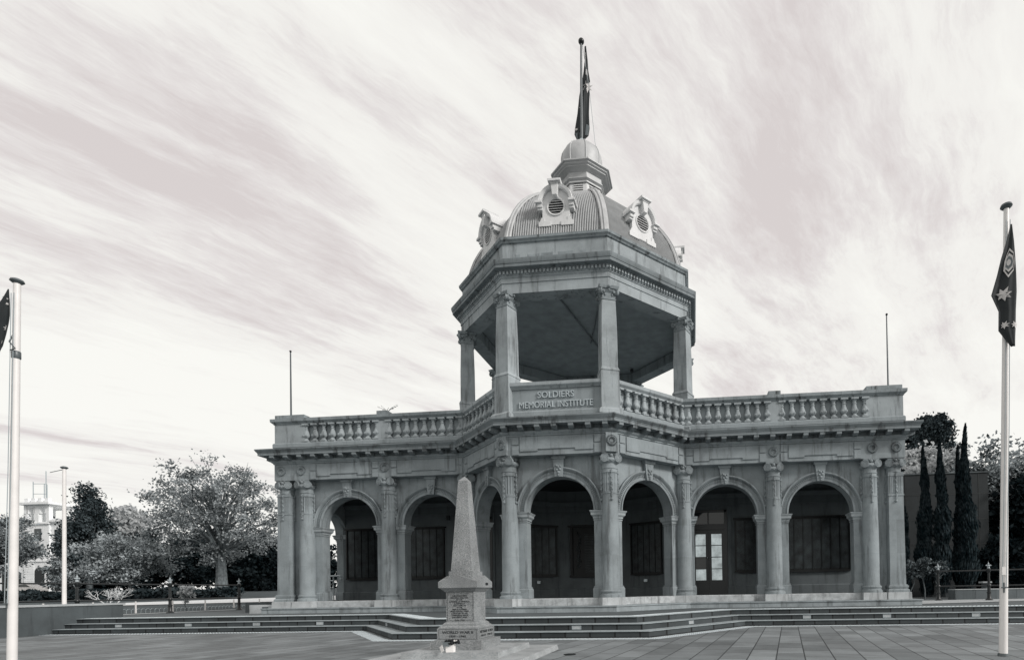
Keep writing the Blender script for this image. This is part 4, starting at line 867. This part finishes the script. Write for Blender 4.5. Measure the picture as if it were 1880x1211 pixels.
for O, U, Nn, hw_, za, zb in ((Vector((0, -.365, 0)), UX, NF, .335, .37, .54), (Vector((.365, 0, 0)), UY, NX, .335, .37, .54), (Vector((0, -.25, 0)), UX, NF, .232, .68, 1.175)):
    for p in ([(-hw_, za), (hw_, za), (hw_, za+.004), (-hw_, za+.004)], [(-hw_, zb), (hw_, zb), (hw_, zb+.004), (-hw_, zb+.004)], [(-hw_, za), (-hw_+.004, za), (-hw_+.004, zb), (-hw_, zb)], [(hw_-.004, za), (hw_, za), (hw_, zb), (hw_-.004, zb)]): ln.plate(O, U, Nn, p, 0, .002)
ln.build('incised_border', 'letter', mon, smooth=False)
lc = MB().plate(Vector((.345, .08, 1.29)), UY, NX, [(-.05, 0), (.07, 0), (.07, .045), (-.05, .045)], 0, .002); lc.build('badge', 'letter', mon, smooth=False)
# pot of flowers and card
px_, py_ = MX+.05, MY-.74
ft = thing('flower_box', 'white box of dark flowers with a card set on the obelisk slab', 'flowers', (px_, py_, .197))
MB().fr(0, 0, 0, .125, .12, .13, .1, .10, .11).build('box', 'paper', ft, smooth=False)
MB().plate(Vector((-.10, -.10, .0)), Vector((.8, -.6, 0)).normalized(), Vector((-.6, -.8, 0)), [(-.02, .0), (.07, .035), (.03, .13), (-.06, .09)], 0, .003, Vector((0, -.15, 1)).normalized()).build('card', 'paper', ft, smooth=False)
fl = MB(); rnd = random.Random(5)
for i in range(46):
    a = rnd.uniform(0, 6.28); r = rnd.uniform(0, .13); fl.ball(r*math.cos(a)+.02, .6*r*math.sin(a), .145+rnd.uniform(0, .045), rnd.uniform(.016, .03), 6)
fl.build('flowers', 'flower', ft); MB().plate(Vector((-.02, -.075, .10)), UX, NF, [(-.06, 0), (.03, 0), (.05, .07), (-.08, .07)], 0, .01).build('wrapping', 'flagg', ft, smooth=False)
MB().ball(.10, -.07, .19, .018, 8).ball(.13, -.06, .195, .012, 6).build('pale_bloom', 'flagw', ft)
# drain cover
dc = MB().lathe(2.15, -12.05, [(.11, .003), (.11, .012)], 20).build('drain_cover', 'blackiron', smooth=False, label='small dark round drain cover set in the paving right of the obelisk', cat='drain cover')
# ================================================================== STEP LIGHTS
sl0 = None; rf = offset(OUT, .36, False)
names = ['fourth step light left of the obelisk, nearest the concrete wall', 'third step light left of the obelisk', 'second step light left of the obelisk', 'step light just left of the angled steps', 'step light in the angled flight left of the obelisk', 'step light just right of the obelisk in the front flight', 'second step light right of the obelisk in the front flight', 'step light in the angled flight below the door', 'first step light of the right straight flight', 'step light below the rightmost loggia arch', 'step light near the right flagpole']
spots = []
for u in (205, 333, 455, 576): spots.append(u)
sls = [('L', -15.0), ('L', -12.5), ('L', -10.1), ('L', -7.9), ('LO', .35), ('F', -1.15), ('F', 1.45), ('RO', .45), ('R', 7.9), ('R', 10.3), ('R', 12.9)]
for (sg, tt), nm in zip(sls, names):
    i = {'L': 0, 'LO': 1, 'F': 2, 'RO': 3, 'R': 4}[sg]; a, b = Vector(rf[i]), Vector(rf[i+1]); d = (b-a).normalized()
    p = a.lerp(b, tt) if sg in ('LO', 'RO') else a+d*((tt-a.x)/d.x); an = math.atan2(d.y, d.x); lab = 'small pale rectangular riser light, '+nm
    if sl0 is None:
        sl0 = thing('step_light', lab, 'step light', (p.x, p.y, .235), an, 'lights set in the step risers')
        f = MB()
        for x0, x1, z0, z1 in ((-.12, .12, -.05, -.035), (-.12, .12, .035, .05), (-.12, -.10, -.035, .035), (.10, .12, -.035, .035)): f.box(x0, x1, -.012, .002, z0, z1)
        f.build('frame', 'steel', sl0, smooth=False); MB().box(-.10, .10, -.006, .001, -.035, .035).build('lens', 'conclt', sl0, smooth=False)
    else: dup(sl0, None, (p.x, p.y, .235), an, lab)
# ================================================================== WALLS, FENCES, RAILS
cw = thing('concrete_wall', 'dark concrete cheek wall with pale coping at the left end of the steps', 'wall', (-17.15, -7, 0))
MB().box(-.35, .18, -2.6, 3.6, -.02, .93).build('wall_body', 'concrete', cw, smooth=False); MB().box(-.39, .22, -2.65, 3.65, .93, 1.0).build('coping', 'conclt', cw, smooth=False)
cw2 = thing('concrete_wall', 'lower concrete wall with pale coping running out of frame at the left', 'wall', (-17.3, -12, 0))
MB().box(-.35, .18, -9, 2.33, -.02, .56).build('wall_body', 'concrete', cw2, smooth=False); MB().box(-.39, .22, -9, 2.33, .56, .62).build('coping', 'conclt', cw2, smooth=False)
def post_mesh():
    return MB().lathe(0, 0, [(.15, 0), (.15, .03), (.11, .06), (.075, .12), (.07, .30), (.085, .32), (.085, .36), (.06, .38), (.058, .56), (.08, .58), (.09, .62), (.08, .66), (.05, .69), (.045, 1.15), (.065, 1.18), (.085, 1.24), (.085, 1.30), (.05, 1.33)], 14)
def iron_fence(name, label, pts, finials=True):
    f = thing(name, label, 'fence', tuple(pts[0])); o0 = Vector(pts[0]); po = None
    for i, p in enumerate(pts):
        p = Vector(p)-o0
        if po is None:
            po = post_mesh().build('post', 'blackiron', f); fn = MB().lathe(0, 0, [(.05, 1.33), (.055, 1.36), (.04, 1.40), (.06, 1.43), (.075, 1.45), (.03, 1.48), (.035, 1.52), (.012, 1.56), (.004, 1.62)], 12)
            for q in (-1, 1): fn.ball(q*.085, 0, 1.46, .03, 8)
            fn.build('finial', 'silverpaint', po); o = po
        else: o = dup(po, f)
        o.location = p
    for h in (.62, 1.256):
        for a, b in zip(pts[:-1], pts[1:]):
            MB().tube([Vector(a)-o0+UP*h, Vector(b)-o0+UP*h], .028, 8).build('rail', 'blackiron', f)
    return f
iron_fence('iron_fence', 'black iron post and rail fence with silver finials at the left of the landing', [(-18.7, -11.4, .476), (-18.6, -7.5, .476), (-18.45, -3.75, .476), (-18.6, -.05, .476), (-18.55, 3.5, .476)])
iron_fence('iron_fence', 'black iron post and rail fence with silver finials in front of the cypresses at right', [(14.87, 2.45, .476), (16.62, 1.85, .476), (18.4, 1.3, .476), (20.3, .8, .476)])
# handrails at the left end arch
hr = thing('handrail', 'pale tubular handrail at the far left end of the building', 'handrail', (-12.5, -1.2, .476))
MB().tube([(0, 0, 0), (0, 0, 1.42), (.04, 0, 1.47), (1.0, .2, 1.47)], .028, 8).build('rail', 'steel', hr)
hr2 = thing('handrail', 'pale tubular handrail with hooked end seen through the leftmost arch', 'handrail', (-11.2, .1, .92))
MB().tube([(-.6, .3, 1.06), (.35, .1, 1.06), (.46, .1, 1.02), (.46, .1, .94), (.38, .1, .92)], .028, 8).build('top_rail', 'steel', hr2); MB().tube([(-.6, .3, .86), (.05, .15, .86)], .02, 8).build('lower_rail', 'steel', hr2)
for x in (-.18, .02): MB().tube([(x, .2, 0), (x, .2, 1.05)], .028, 8).build('post', 'steel', hr2)
# ramp kerb at left end, with dark access box
rk = thing('ramp_kerb', 'pale rendered ramp kerb beside the left corner of the building', 'kerb', (-12.6, -1.8, .476))
MB().box(-.45, 1.2, -.25, .0, 0, .34).build('kerb_body', 'plinth', rk, smooth=False); MB().box(.1, .35, -.262, -.25, .12, .26).build('vent', 'concrete', rk, smooth=False)
MB().box(-1.75, -.47, 1.0, 1.4, 0, .42).build('planter_box', 'concrete', label='dark rectangular planter box left of the ramp kerb', cat='planter', smooth=False).location = (-12.6, -1.8, .476)
# stone seats at the right
sb_ = thing('stone_bench', 'long low bluestone block seat behind the right iron fence', 'bench', (16.0, 3.4, .476))
for i in range(4): MB().box(i*.86, i*.86+.85, 0, .7, 0, .44).build('block', stone('bluestone_block_%d' % i, .10+.012*i, var=.15, stain=.15), sb_, smooth=False)
MB().box(0, 3.4, -.02, .72, .442, .475).build('seat_slab', 'conclt', sb_, smooth=False)
bl = thing('bollard_light', 'short pale topped bollard between the cypresses and the bench', 'bollard', (18.6, 6.0, .46)); MB().tube([(0, 0, 0), (0, 0, .75)], .16, 14).build('post', 'concrete', bl); MB().fr(0, 0, .75, .83, .42, .42).build('cap', 'conclt', bl, smooth=False)
# black panelled building at right
bb = thing('black_panel_building', 'black panelled flat roofed building behind the cypresses', 'building', (14, 12, .45))
MB().box(-1.4, 7.95, 0, 8, 0, 7.35).build('wall', 'blackwall', bb, smooth=False)
jn = MB()
for z in (1.6, 3.1, 4.6, 6.1): jn.box(-1.4, 7.95, -.012, 0, z, z+.03)
for i in range(9): jn.box(-1.0+i*1.05, -.97+i*1.05, -.014, 0, 0, 7.3)
jn.build('panel_joints', 'blackiron', bb, smooth=False); MB().box(-1.45, 8.0, -.05, 8.05, 7.35, 7.42).build('roof_edge', 'concrete', bb, smooth=False)
# ================================================================== VEGETATION
def leaves(pts, size, rnd, up=0.0, asp=1.6):
    v = []; f = []
    for p in pts:
        a = Vector((rnd.gauss(0, 1), rnd.gauss(0, 1), rnd.gauss(0, 1)+up)).normalized(); b = a.orthogonal().normalized(); b.rotate(Matrix.Rotation(rnd.uniform(0, 6.28), 3, a)); s = size*rnd.uniform(.6, 1.25)
        a = a*s*asp*.5; b = b*s*.5; k = len(v)
        v += [tuple(p-a), tuple(p+b*.9), tuple(p+a), tuple(p-b*.9)]; f.append((k, k+1, k+2, k+3))
    m_ = MB(); m_.v = v; m_.f = f; return m_
def broadleaf(name, label, base, H, crown, cz, trunk_r, nclump, nleaf, lsize, lm, bm, seed, group=None, sig=.16, fork=.3, shell=.5, cat='tree', droop=0, cone=0):
    rnd = random.Random(seed); x, y, z = base; t = thing(name, label, cat, base, 0, group); wood = MB(); rx, ry, rz = crown; pts = []
    top = Vector((0, 0, cz*H)); fk = Vector((rnd.uniform(-.2, .2), 0, H*fork))
    wood.tube([(0, 0, -.3), (.02*H*rnd.uniform(-1, 1), 0, fk.z*.5), tuple(fk), tuple(fk.lerp(top, .6)+Vector((rnd.uniform(-.3, .3), 0, 0))), tuple(top+Vector((0, 0, rz*.5)))], [trunk_r*1.35, trunk_r, trunk_r*.85, trunk_r*.5, trunk_r*.12], 9)
    for i in range(nclump):
        while True:
            q = Vector((rnd.uniform(-1, 1), rnd.uniform(-1, 1), rnd.uniform(-1, 1)))
            if shell < q.length < 1 and q.z > -.9: break
        wob = 1+.13*math.sin(5*math.atan2(q.z, q.x)+seed); cf = 1-cone*(q.z+.3) if q.z > -.3 else 1; c = Vector((q.x*rx*wob*cf, q.y*ry*cf, cz*H+q.z*rz*wob)); s = fk.lerp(top, rnd.uniform(0, .9)*max(0, (q.z+1)/2))
        mid = s.lerp(c, .5)+Vector((rnd.uniform(-1, 1), rnd.uniform(-1, 1), rnd.uniform(0, 1)))*min(.08*H, .25*rx)
        if i < 60:
            wood.tube([tuple(s), tuple(s.lerp(mid, .6)+Vector((0, 0, .01*H))), tuple(mid), tuple(c)], [trunk_r*.42, trunk_r*.26, trunk_r*.16, trunk_r*.04], 5)
            for _ in range(3):
                e = c+Vector((rnd.gauss(0, 1), rnd.gauss(0, 1), rnd.gauss(0, 1)))*sig*max(rx, rz); wood.tube([tuple(mid.lerp(c, rnd.uniform(0, .7))), tuple(e)], [trunk_r*.09, trunk_r*.02], 4)
        sg = sig*max(rx, rz)*rnd.uniform(.7, 1.3)
        for _ in range(nleaf//nclump):
            pts.append(c+Vector((rnd.gauss(0, sg), rnd.gauss(0, sg), rnd.gauss(0, sg*.7)-droop*abs(rnd.gauss(0, sg)))))
    wood.build('trunk', bm, t); leaves(pts, lsize, rnd).build('crown', lm, t, smooth=False); return t
def px_tree(name, label, u, vb, vt, ul, ur, Y, lm, bm, seed, nclump=40, nleaf=6000, lsize=.3, cfrac=.62, trunk=.035, **k):
    b = at(u, vb, Y); tp = at(u, vt, Y).z; l = at(ul, (vb+vt)/2, Y).x; r = at(ur, (vb+vt)/2, Y).x; b.z = min(b.z, tz(b.x, b.y)) if k.pop('ground', True) else b.z
    H = tp-b.z; rx = (r-l)/2; cx = (l+r)/2; rz = H*cfrac/2/1.08; b.x = b.x*.5+cx*.5
    return broadleaf(name, label, tuple(b), H, (rx*.82, rx*.82, rz*.95), (H-rz*1.08)/H, trunk*H, nclump, nleaf, lsize, lm, bm, seed, **k)
GT = 'trees in the park at left'
px_tree('plane_tree', 'big open crowned plane tree with visible limbs beside the left end of the building', 413, 1090, 836, 272, 528, 24, 'l_plane', 'barkpale', 11, nclump=190, nleaf=15500, lsize=.17, cfrac=.84, trunk=.034, sig=.068, fork=.26, shell=.25, group=GT)
px_tree('conifer', 'tall dark conifer behind the white pole', 162, 1075, 892, 118, 212, 42, 'l_conifer', 'bark', 5, nclump=110, nleaf=24000, lsize=.24, cfrac=.95, trunk=.02, sig=.085, shell=.1, cone=.55, group=GT)
px_tree('park_tree', 'bushy pale leaved tree left of the plane tree', 238, 1083, 968, 160, 308, 22, 'l_bright', 'bark', 8, nclump=60, nleaf=12000, lsize=.17, cfrac=.85, trunk=.02, sig=.14, shell=.2, group=GT)
px_tree('park_tree', 'small pale tree beside the foot of the white pole', 116, 1080, 1022, 92, 150, 40, 'l_mid', 'bark', 18, nclump=26, nleaf=5000, lsize=.2, cfrac=.9, trunk=.02, sig=.18, shell=.2, group=GT)
px_tree('park_tree', 'pale feathery tree rising behind the bushy tree', 236, 1075, 914, 205, 270, 49, 'l_pale', 'barkpale', 13, nclump=40, nleaf=2600, lsize=.42, cfrac=.7, trunk=.015, sig=.14, shell=.1, group=GT)
px_tree('park_tree', 'grey leaved tree in front of the white building at the left edge', -8, 1078, 940, -80, 52, 45, 'l_mid', 'bark', 21, nclump=90, nleaf=16000, lsize=.24, cfrac=.82, trunk=.02, sig=.12, shell=.2, group=GT)
dk = [(160, 1083, 1020, 130, 200, 44), (215, 1083, 985, 170, 270, 47), (270, 1085, 975, 225, 330, 45), (330, 1085, 985, 285, 385, 46), (380, 1085, 965, 335, 430, 50), (440, 1087, 985, 395, 490, 43), (485, 1090, 975, 440, 530, 40), (560, 1090, 990, 500, 620, 42)]
dl = ['under the tall conifer', 'behind the bushy pale tree', 'between the bushy tree and the plane tree', 'just left of the plane trunk', 'directly behind the plane trunk', 'just right of the plane trunk', 'against the left corner of the building', 'seen through the leftmost arch']
for i, (d, l) in enumerate(zip(dk, dl)):
    px_tree('dark_shrub_tree', 'dense black green evergreen '+l, *d, 'l_dark', 'bark', 31+i, nclump=46, nleaf=9000, lsize=.34, cfrac=1.0, trunk=.02, sig=.17, shell=.05, group='dense evergreens at the back of the park')
# hedge line, sapling, bare tree
hg = MB(); rnd = random.Random(77); pts = []
for i in range(9000): pts.append(Vector((rnd.uniform(-75, -34), 20+rnd.gauss(0, .5), 0))); pts[-1].z = tz(pts[-1].x, 20)+rnd.uniform(0, .75+.12*math.sin(pts[-1].x*.9))
leaves(pts, .26, rnd).build('hedge', 'l_hedge', smooth=False, label='long low dark clipped hedge in the park behind the left fence', cat='hedge')
b = at(343, 1110, 3.2); b.z = tz(b.x, b.y)
broadleaf('sapling', 'tiny pale conical sapling between the second and third fence posts', tuple(b), 1.5, (.32, .3, .5), .68, .018, 22, 700, .085, 'l_pale', 'bark', 4, sig=.12, shell=.1, fork=.2)
b = at(204, 1124, .6); b.z = tz(b.x, b.y); bt = thing('bare_shrub', 'leafless pale branching shrub behind the low hoop fence', 'shrub', tuple(b)); w = MB(); rnd = random.Random(6)
def twig(p, d, l, r, n):
    if n == 0: return
    e = p+d*l; mid = p+d*l*.5+Vector((rnd.gauss(0, 1), rnd.gauss(0, 1), 0))*l*.06; w.tube([tuple(p), tuple(mid), tuple(e)], [r, r*.85, r*.7], 5)
    for _ in range(rnd.choice((2, 3, 3))):
        nd = (d+Vector((rnd.gauss(0, .55), rnd.gauss(0, .55), rnd.uniform(-.1, .35)))).normalized(); twig(e, nd, l*rnd.uniform(.65, .9), r*.68, n-1)
w.tube([(0, 0, -.1), (0, 0, .35)], [.04, .035], 8)
for a in range(5): twig(Vector((0, 0, .33)), Vector((math.cos(a*1.26), math.sin(a*1.26), .75)).normalized(), .34, .022, 5)
w.build('branches', 'path', bt)
# low hoop fence
hf = thing('hoop_fence', 'low wire hoop fence with white pegs along the lawn edge', 'fence', (-21.5, 3.0, .46)); hp = MB()
for i in range(70):
    x = -.2; y = -7.5+i*.22; hp.tube([(x, y, 0), (x, y, .13), (x, y+.06, .20), (x, y+.16, .20), (x, y+.22, .13), (x, y+.22, 0)], .008, 4)
hp.build('hoops', 'steel', hf); pg = None
for i in range(9):
    if pg is None: pg = MB().fr(0, 0, 0, .55, .05, .04).build('peg', 'polewhite', hf, smooth=False); o = pg
    else: o = pg.copy(); COL.objects.link(o)
    o.location = (-.2, -7.2+i*1.8, 0)
# right side trees
def cypress(label, u, vb, vt, wpx, Y, seed, n=7000):
    b = at(u, vb, Y); H = at(u, vt, Y).z-.47; b.z = .46; W_ = (at(u+wpx/2, 950, Y).x-at(u-wpx/2, 950, Y).x)/2; rnd = random.Random(seed); t = thing('cypress', label, 'cypress', tuple(b), 0, 'cypresses right of the building'); pts = []
    for i in range(n):
        h = rnd.random()**.85; r = W_*min(1, h*6+.35)*(1-h**1.7)*(.86+.14*math.sin(h*23+seed)+.1*math.sin(h*51)); a = rnd.uniform(0, 6.28); q = rnd.uniform(.55, 1.05)
        if rnd.random() < .03: q = 1.25
        pts.append(Vector((r*q*math.cos(a)+.06*math.sin(h*9+seed), r*q*math.sin(a), .1+h*(H-.1))))
    rnd2 = random.Random(seed); v = MB()
    for p in pts:
        d = Vector((p.x*.35, p.y*.35, 1)).normalized()+Vector((rnd2.gauss(0, .18), rnd2.gauss(0, .18), 0)); d.normalize(); s_ = d.orthogonal().normalized(); s_.rotate(Matrix.Rotation(rnd2.uniform(0, 6.28), 3, d)); l = rnd2.uniform(.12, .3); k = len(v.v)
        v.v += [tuple(p-d*l), tuple(p+s_*.045), tuple(p+d*l), tuple(p-s_*.045)]; v.f.append((k, k+1, k+2, k+3))
    v.build('foliage', 'l_cyp', t, smooth=False); MB().tube([(0, 0, -.1), (0, 0, H*.9)], [W_*.5, .02], 8).build('trunk', 'soil', t); return t
cypress('short slim cypress against the right corner of the building', 1664, 1092, 935, 20, 8.6, 1, 3500)
cypress('first tall cypress right of the building', 1701, 1094, 822, 37, 8.6, 2)
cypress('middle tall cypress in front of the black wall', 1732, 1095, 808, 38, 8.2, 3)
cypress('tallest cypress nearest the right flagpole', 1777, 1095, 783, 42, 8.0, 4, 9000)
cypress('cypress leaning against the left side of the tallest one', 1765, 1095, 822, 30, 8.5, 9, 5000)
px_tree('pine', 'large dark round headed pine behind the black building', 1716, 1080, 755, 1655, 1768, 34, 'l_conifer', 'bark', 41, nclump=80, nleaf=46000, lsize=.2, cfrac=.40, trunk=.02, sig=.11, shell=.15, cone=.3, ground=True)
px_tree('pine', 'smaller dark pine showing between the cornice and the cypresses', 1672, 1080, 800, 1645, 1705, 30, 'l_conifer', 'bark', 44, nclump=30, nleaf=14000, lsize=.26, cfrac=.4, trunk=.025, sig=.13, shell=.2)
px_tree('pale_tree', 'bright white leaved tree between the pine and the cypress tops', 1720, 1080, 815, 1640, 1800, 22, 'l_pale', 'barkpale', 47, nclump=60, nleaf=12000, lsize=.26, cfrac=.5, trunk=.015, sig=.12, shell=.1)
px_tree('garden_tree', 'dark mottled tree behind the right flagpole', 1815, 1090, 795, 1775, 1868, 15, 'l_mid', 'bark', 51, nclump=60, nleaf=7500, lsize=.2, cfrac=.86, trunk=.02, sig=.14, shell=.2)
px_tree('garden_tree', 'large dark leaved tree at the right edge', 1885, 1090, 850, 1820, 1960, 13, 'l_dark', 'bark', 53, nclump=70, nleaf=10000, lsize=.24, cfrac=.95, trunk=.02, sig=.13, shell=.2)
px_tree('garden_tree', 'sparse twiggy tree top rising at the right edge', 1875, 1090, 795, 1838, 1925, 20, 'l_mid', 'bark', 59, nclump=80, nleaf=1800, lsize=.2, cfrac=.75, trunk=.022, sig=.10, shell=.2)
px_tree('dark_shrub_tree', 'black evergreen mass behind the bluestone bench', 1840, 1092, 985, 1770, 1900, 9, 'l_dark', 'bark', 61, nclump=50, nleaf=9000, lsize=.22, cfrac=1.0, trunk=.02, sig=.16, shell=.05)
for i, (u, vt, ul, ur, lab) in enumerate(((1672, 1030, 1656, 1690, 'small leafy shrub on a thin stem against the building corner'), (1697, 1018, 1680, 1716, 'small leafy standard between the cypress feet'), (1724, 1024, 1708, 1742, 'small leafy standard behind the first right fence post'))):
    px_tree('standard_shrub', lab, u, 1092, vt, ul, ur, 5.2, 'l_shrub', 'bark', 70+i, nclump=16, nleaf=520, lsize=.10, cfrac=.5, trunk=.014, sig=.2, shell=.1, fork=.45, group='small standards at the cypress feet', cat='shrub')
MB().box(12.6, 60, 5.2, 5.3, .455, .462).box(13, 40, 6.2, 9.5, .45, .50).build('garden_bed', 'soil', kind='structure', smooth=False)
# ================================================================== FAR BUILDING, CAR
def far_building():
    Y = 62; p = lambda u, v: at(u, v, Y); zb = tz(-80, Y)
    x0, x1 = p(44, 1000).x, p(90, 1000).x; xr = p(190, 1000).x; xl = p(-90, 1000).x; f = thing('white_building', 'white three storey building with a square corner tower beyond the park', 'building', (x0, Y, zb))
    Z = lambda v, u=66: p(u, v).z-zb; w = x1-x0; B = lambda: MB()
    B().box(0, w, 0, 4.5, 0, Z(922)).build('tower', 'bwhite', f, smooth=False) if False else None
    # tower with belfry openings
    zt, zo0, zo1 = Z(930), Z(954), Z(938)
    tb = B(); tb.box(0, w, 0, 4.2, 0, Z(958)); c = w*.30
    for a, b_ in ((0, w*.14), (w*.40, w*.58), (w*.88, w)): tb.box(a, b_, 0, .6, Z(958), zt)
    for a, b_ in ((0, w*.14), (w*.88, w)): tb.box(a, b_, 3.6, 4.2, Z(958), zt)
    tb.box(0, .5, .6, 3.6, Z(958), zt); tb.box(0, w, 0, 4.2, zt, Z(924))
    for cx_ in (w*.27, w*.73):
        for s_ in (-1, 1): tb.box(min(cx_+s_*w*.10, cx_+s_*w*.15), max(cx_+s_*w*.10, cx_+s_*w*.15), 0, .6, Z(942), zt)
    tb.build('tower', 'bwhite', f, smooth=False)
    co = B(); co.box(-.5, w+.7, -.6, 4.8, Z(926), Z(922)); co.box(-.2, w+.2, -.25, 4.4, Z(962), Z(959)); co.box(-.1, w+.1, -.15, 4.3, Z(1031), Z(1028))
    for i in range(4): co.box(w*(.02+.27*i), w*(.17+.27*i), 0, .5, Z(922), Z(914))
    co.build('cornice', 'bwhite', f, smooth=False) ; B().box(w, xr-x0, -.2, .1, Z(958), Z(955)).build('wing_cornice', 'bwhite', f, smooth=False)
    B().box(w, xr-x0, .3, 12, 0, Z(952)).build('wing', 'bwhite', f, smooth=False); B().box(xl-x0, 0, .3, 12, 0, Z(950)).build('wing', 'bwhite', f, smooth=False)
    for a, b_, za, zc_2 in ((.42, .70, 990, 970), (1.15, 1.50, 990, 972), (1.15, 1.50, 1018, 1003), (1.95, 2.3, 990, 972), (1.95, 2.3, 1018, 1003), (.42, .70, 1020, 1004)):
        wn = B().box(a*w, b_*w, -.03 if a < 1 else .25, .02 if a < 1 else .31, Z(za), Z(zc_2)).build('window', 'bwin', f, smooth=False)
        B().box(a*w-.1, b_*w+.1, -.12 if a < 1 else .16, -.03 if a < 1 else .3, Z(za)-.15, Z(za)).build('sill', 'bwhite', wn, smooth=False)
    ar = B(); cx_ = .62*w; r = .19*w; poly = [(cx_-r, .2), (cx_+r, .2)]+[(cx_+r*math.cos(math.pi*i/10), Z(1050)+r*math.sin(math.pi*i/10)) for i in range(11)]; ar.plate(Vector((0, 0, 0)), UX, NF, poly, 0, .05); ar.build('entrance', 'bdark', f, smooth=False)
    for a, b_ in ((1.15, 1.55), (-.95, -.2)): B().box(a*w, b_*w, .2, .31, .3, Z(1050)).build('ground_window', 'bdark', f, smooth=False)
    for a, b_ in ((.02, w*.40), (w*.84, w-.02)):
        rs = B().box(a, b_, -.015, 0, .2, 5.2)
        for i in range(12): rs.box(a, b_, -.05, -.015, .3+i*.42, .62+i*.42)
        rs.build('rusticated_courses', 'bwhite', f, smooth=False)
    an = B(); zr = Z(914)
    for x, t in ((.1*w, 4.2), (.55*w, 3.6), (.62*w, 6.6), (.66*w, 3.4)): an.tube([(x, 1, zr-.5), (x, 1, zr+t*.75)], .07, 5)
    for h in (1.0, 2.8): an.tube([(.1*w, 1, zr+h), (.66*w, 1, zr+h-.1)], .05, 5)
    an.build('roof_mast_frame', 'steel', f)
far_building()
def car(loc, rz, label):
    c = thing('parked_car', label, 'car', loc, rz); L_, Wd = 4.7, 1.8; prof = [(-2.35, .30), (2.3, .30), (2.35, .55), (2.28, .78), (1.35, .95), (.55, 1.38), (-.75, 1.42), (-1.55, 1.05), (-2.25, .98), (-2.38, .7)]
    b = MB(); n = len(prof)
    for y, s_ in ((-Wd/2, .9), (-Wd/2+.12, 1), (Wd/2-.12, 1), (Wd/2, .9)):
        for x, z in prof: b.v.append((x*(1 if s_ == 1 else .985), y if z < 1.0 else y*.82, z if s_ == 1 else .3+(z-.3)*.97))
    for j in range(3):
        for i in range(n): b.f.append((j*n+i, j*n+(i+1) % n, (j+1)*n+(i+1) % n, (j+1)*n+i))
    b.f.append(tuple(range(n))); b.f.append(tuple(3*n+i for i in range(n-1, -1, -1))); b.build('body', 'carp', c)
    for s_ in (-1, 1):
        yy = s_*(Wd/2-.055); MB().plate(Vector((0, yy, 0)), UX, Vector((0, s_, 0)), [(-1.35, 1.0), (1.15, .98), (.5, 1.30), (-.7, 1.34)], -.08, .02).build('side_windows', 'glass', c, smooth=False)
        for x in (-1.45, 1.45):
            wh = MB().lathe_ax((x, s_*(Wd/2-.2), .32), (0, s_, 0), [(.32, 0), (.33, .05), (.33, .17), (.30, .2)], 20).build('wheel', 'tyre', c); MB().lathe_ax((x, s_*(Wd/2-.0), .32), (0, s_, 0), [(.19, 0), (.17, .015)], 14).build('rim', 'steel', wh)
    return c
b = at(50, 1079, 50); car((b.x, b.y, tz(b.x, b.y)+.03), R_(182), 'silver sedan parked in front of the white building at the left')

wd = thing('weed', 'sprig of dry weed growing on the pier cap of the left parapet', 'weed', (-7.35, -1.9, 8.20)); w = MB(); rnd = random.Random(12)
for i in range(16):
    a = rnd.uniform(0, 6.28); l = rnd.uniform(.15, .5); e = Vector((math.cos(a)*l*.9, math.sin(a)*l*.5, l*.6)); w.tube([(0, 0, 0), tuple(e*.5+Vector((0, 0, .05))), tuple(e)], [.007, .005, .003], 4)
    w.ball(e.x, e.y, e.z, .014, 6)
w.build('stems', 'bark', wd)
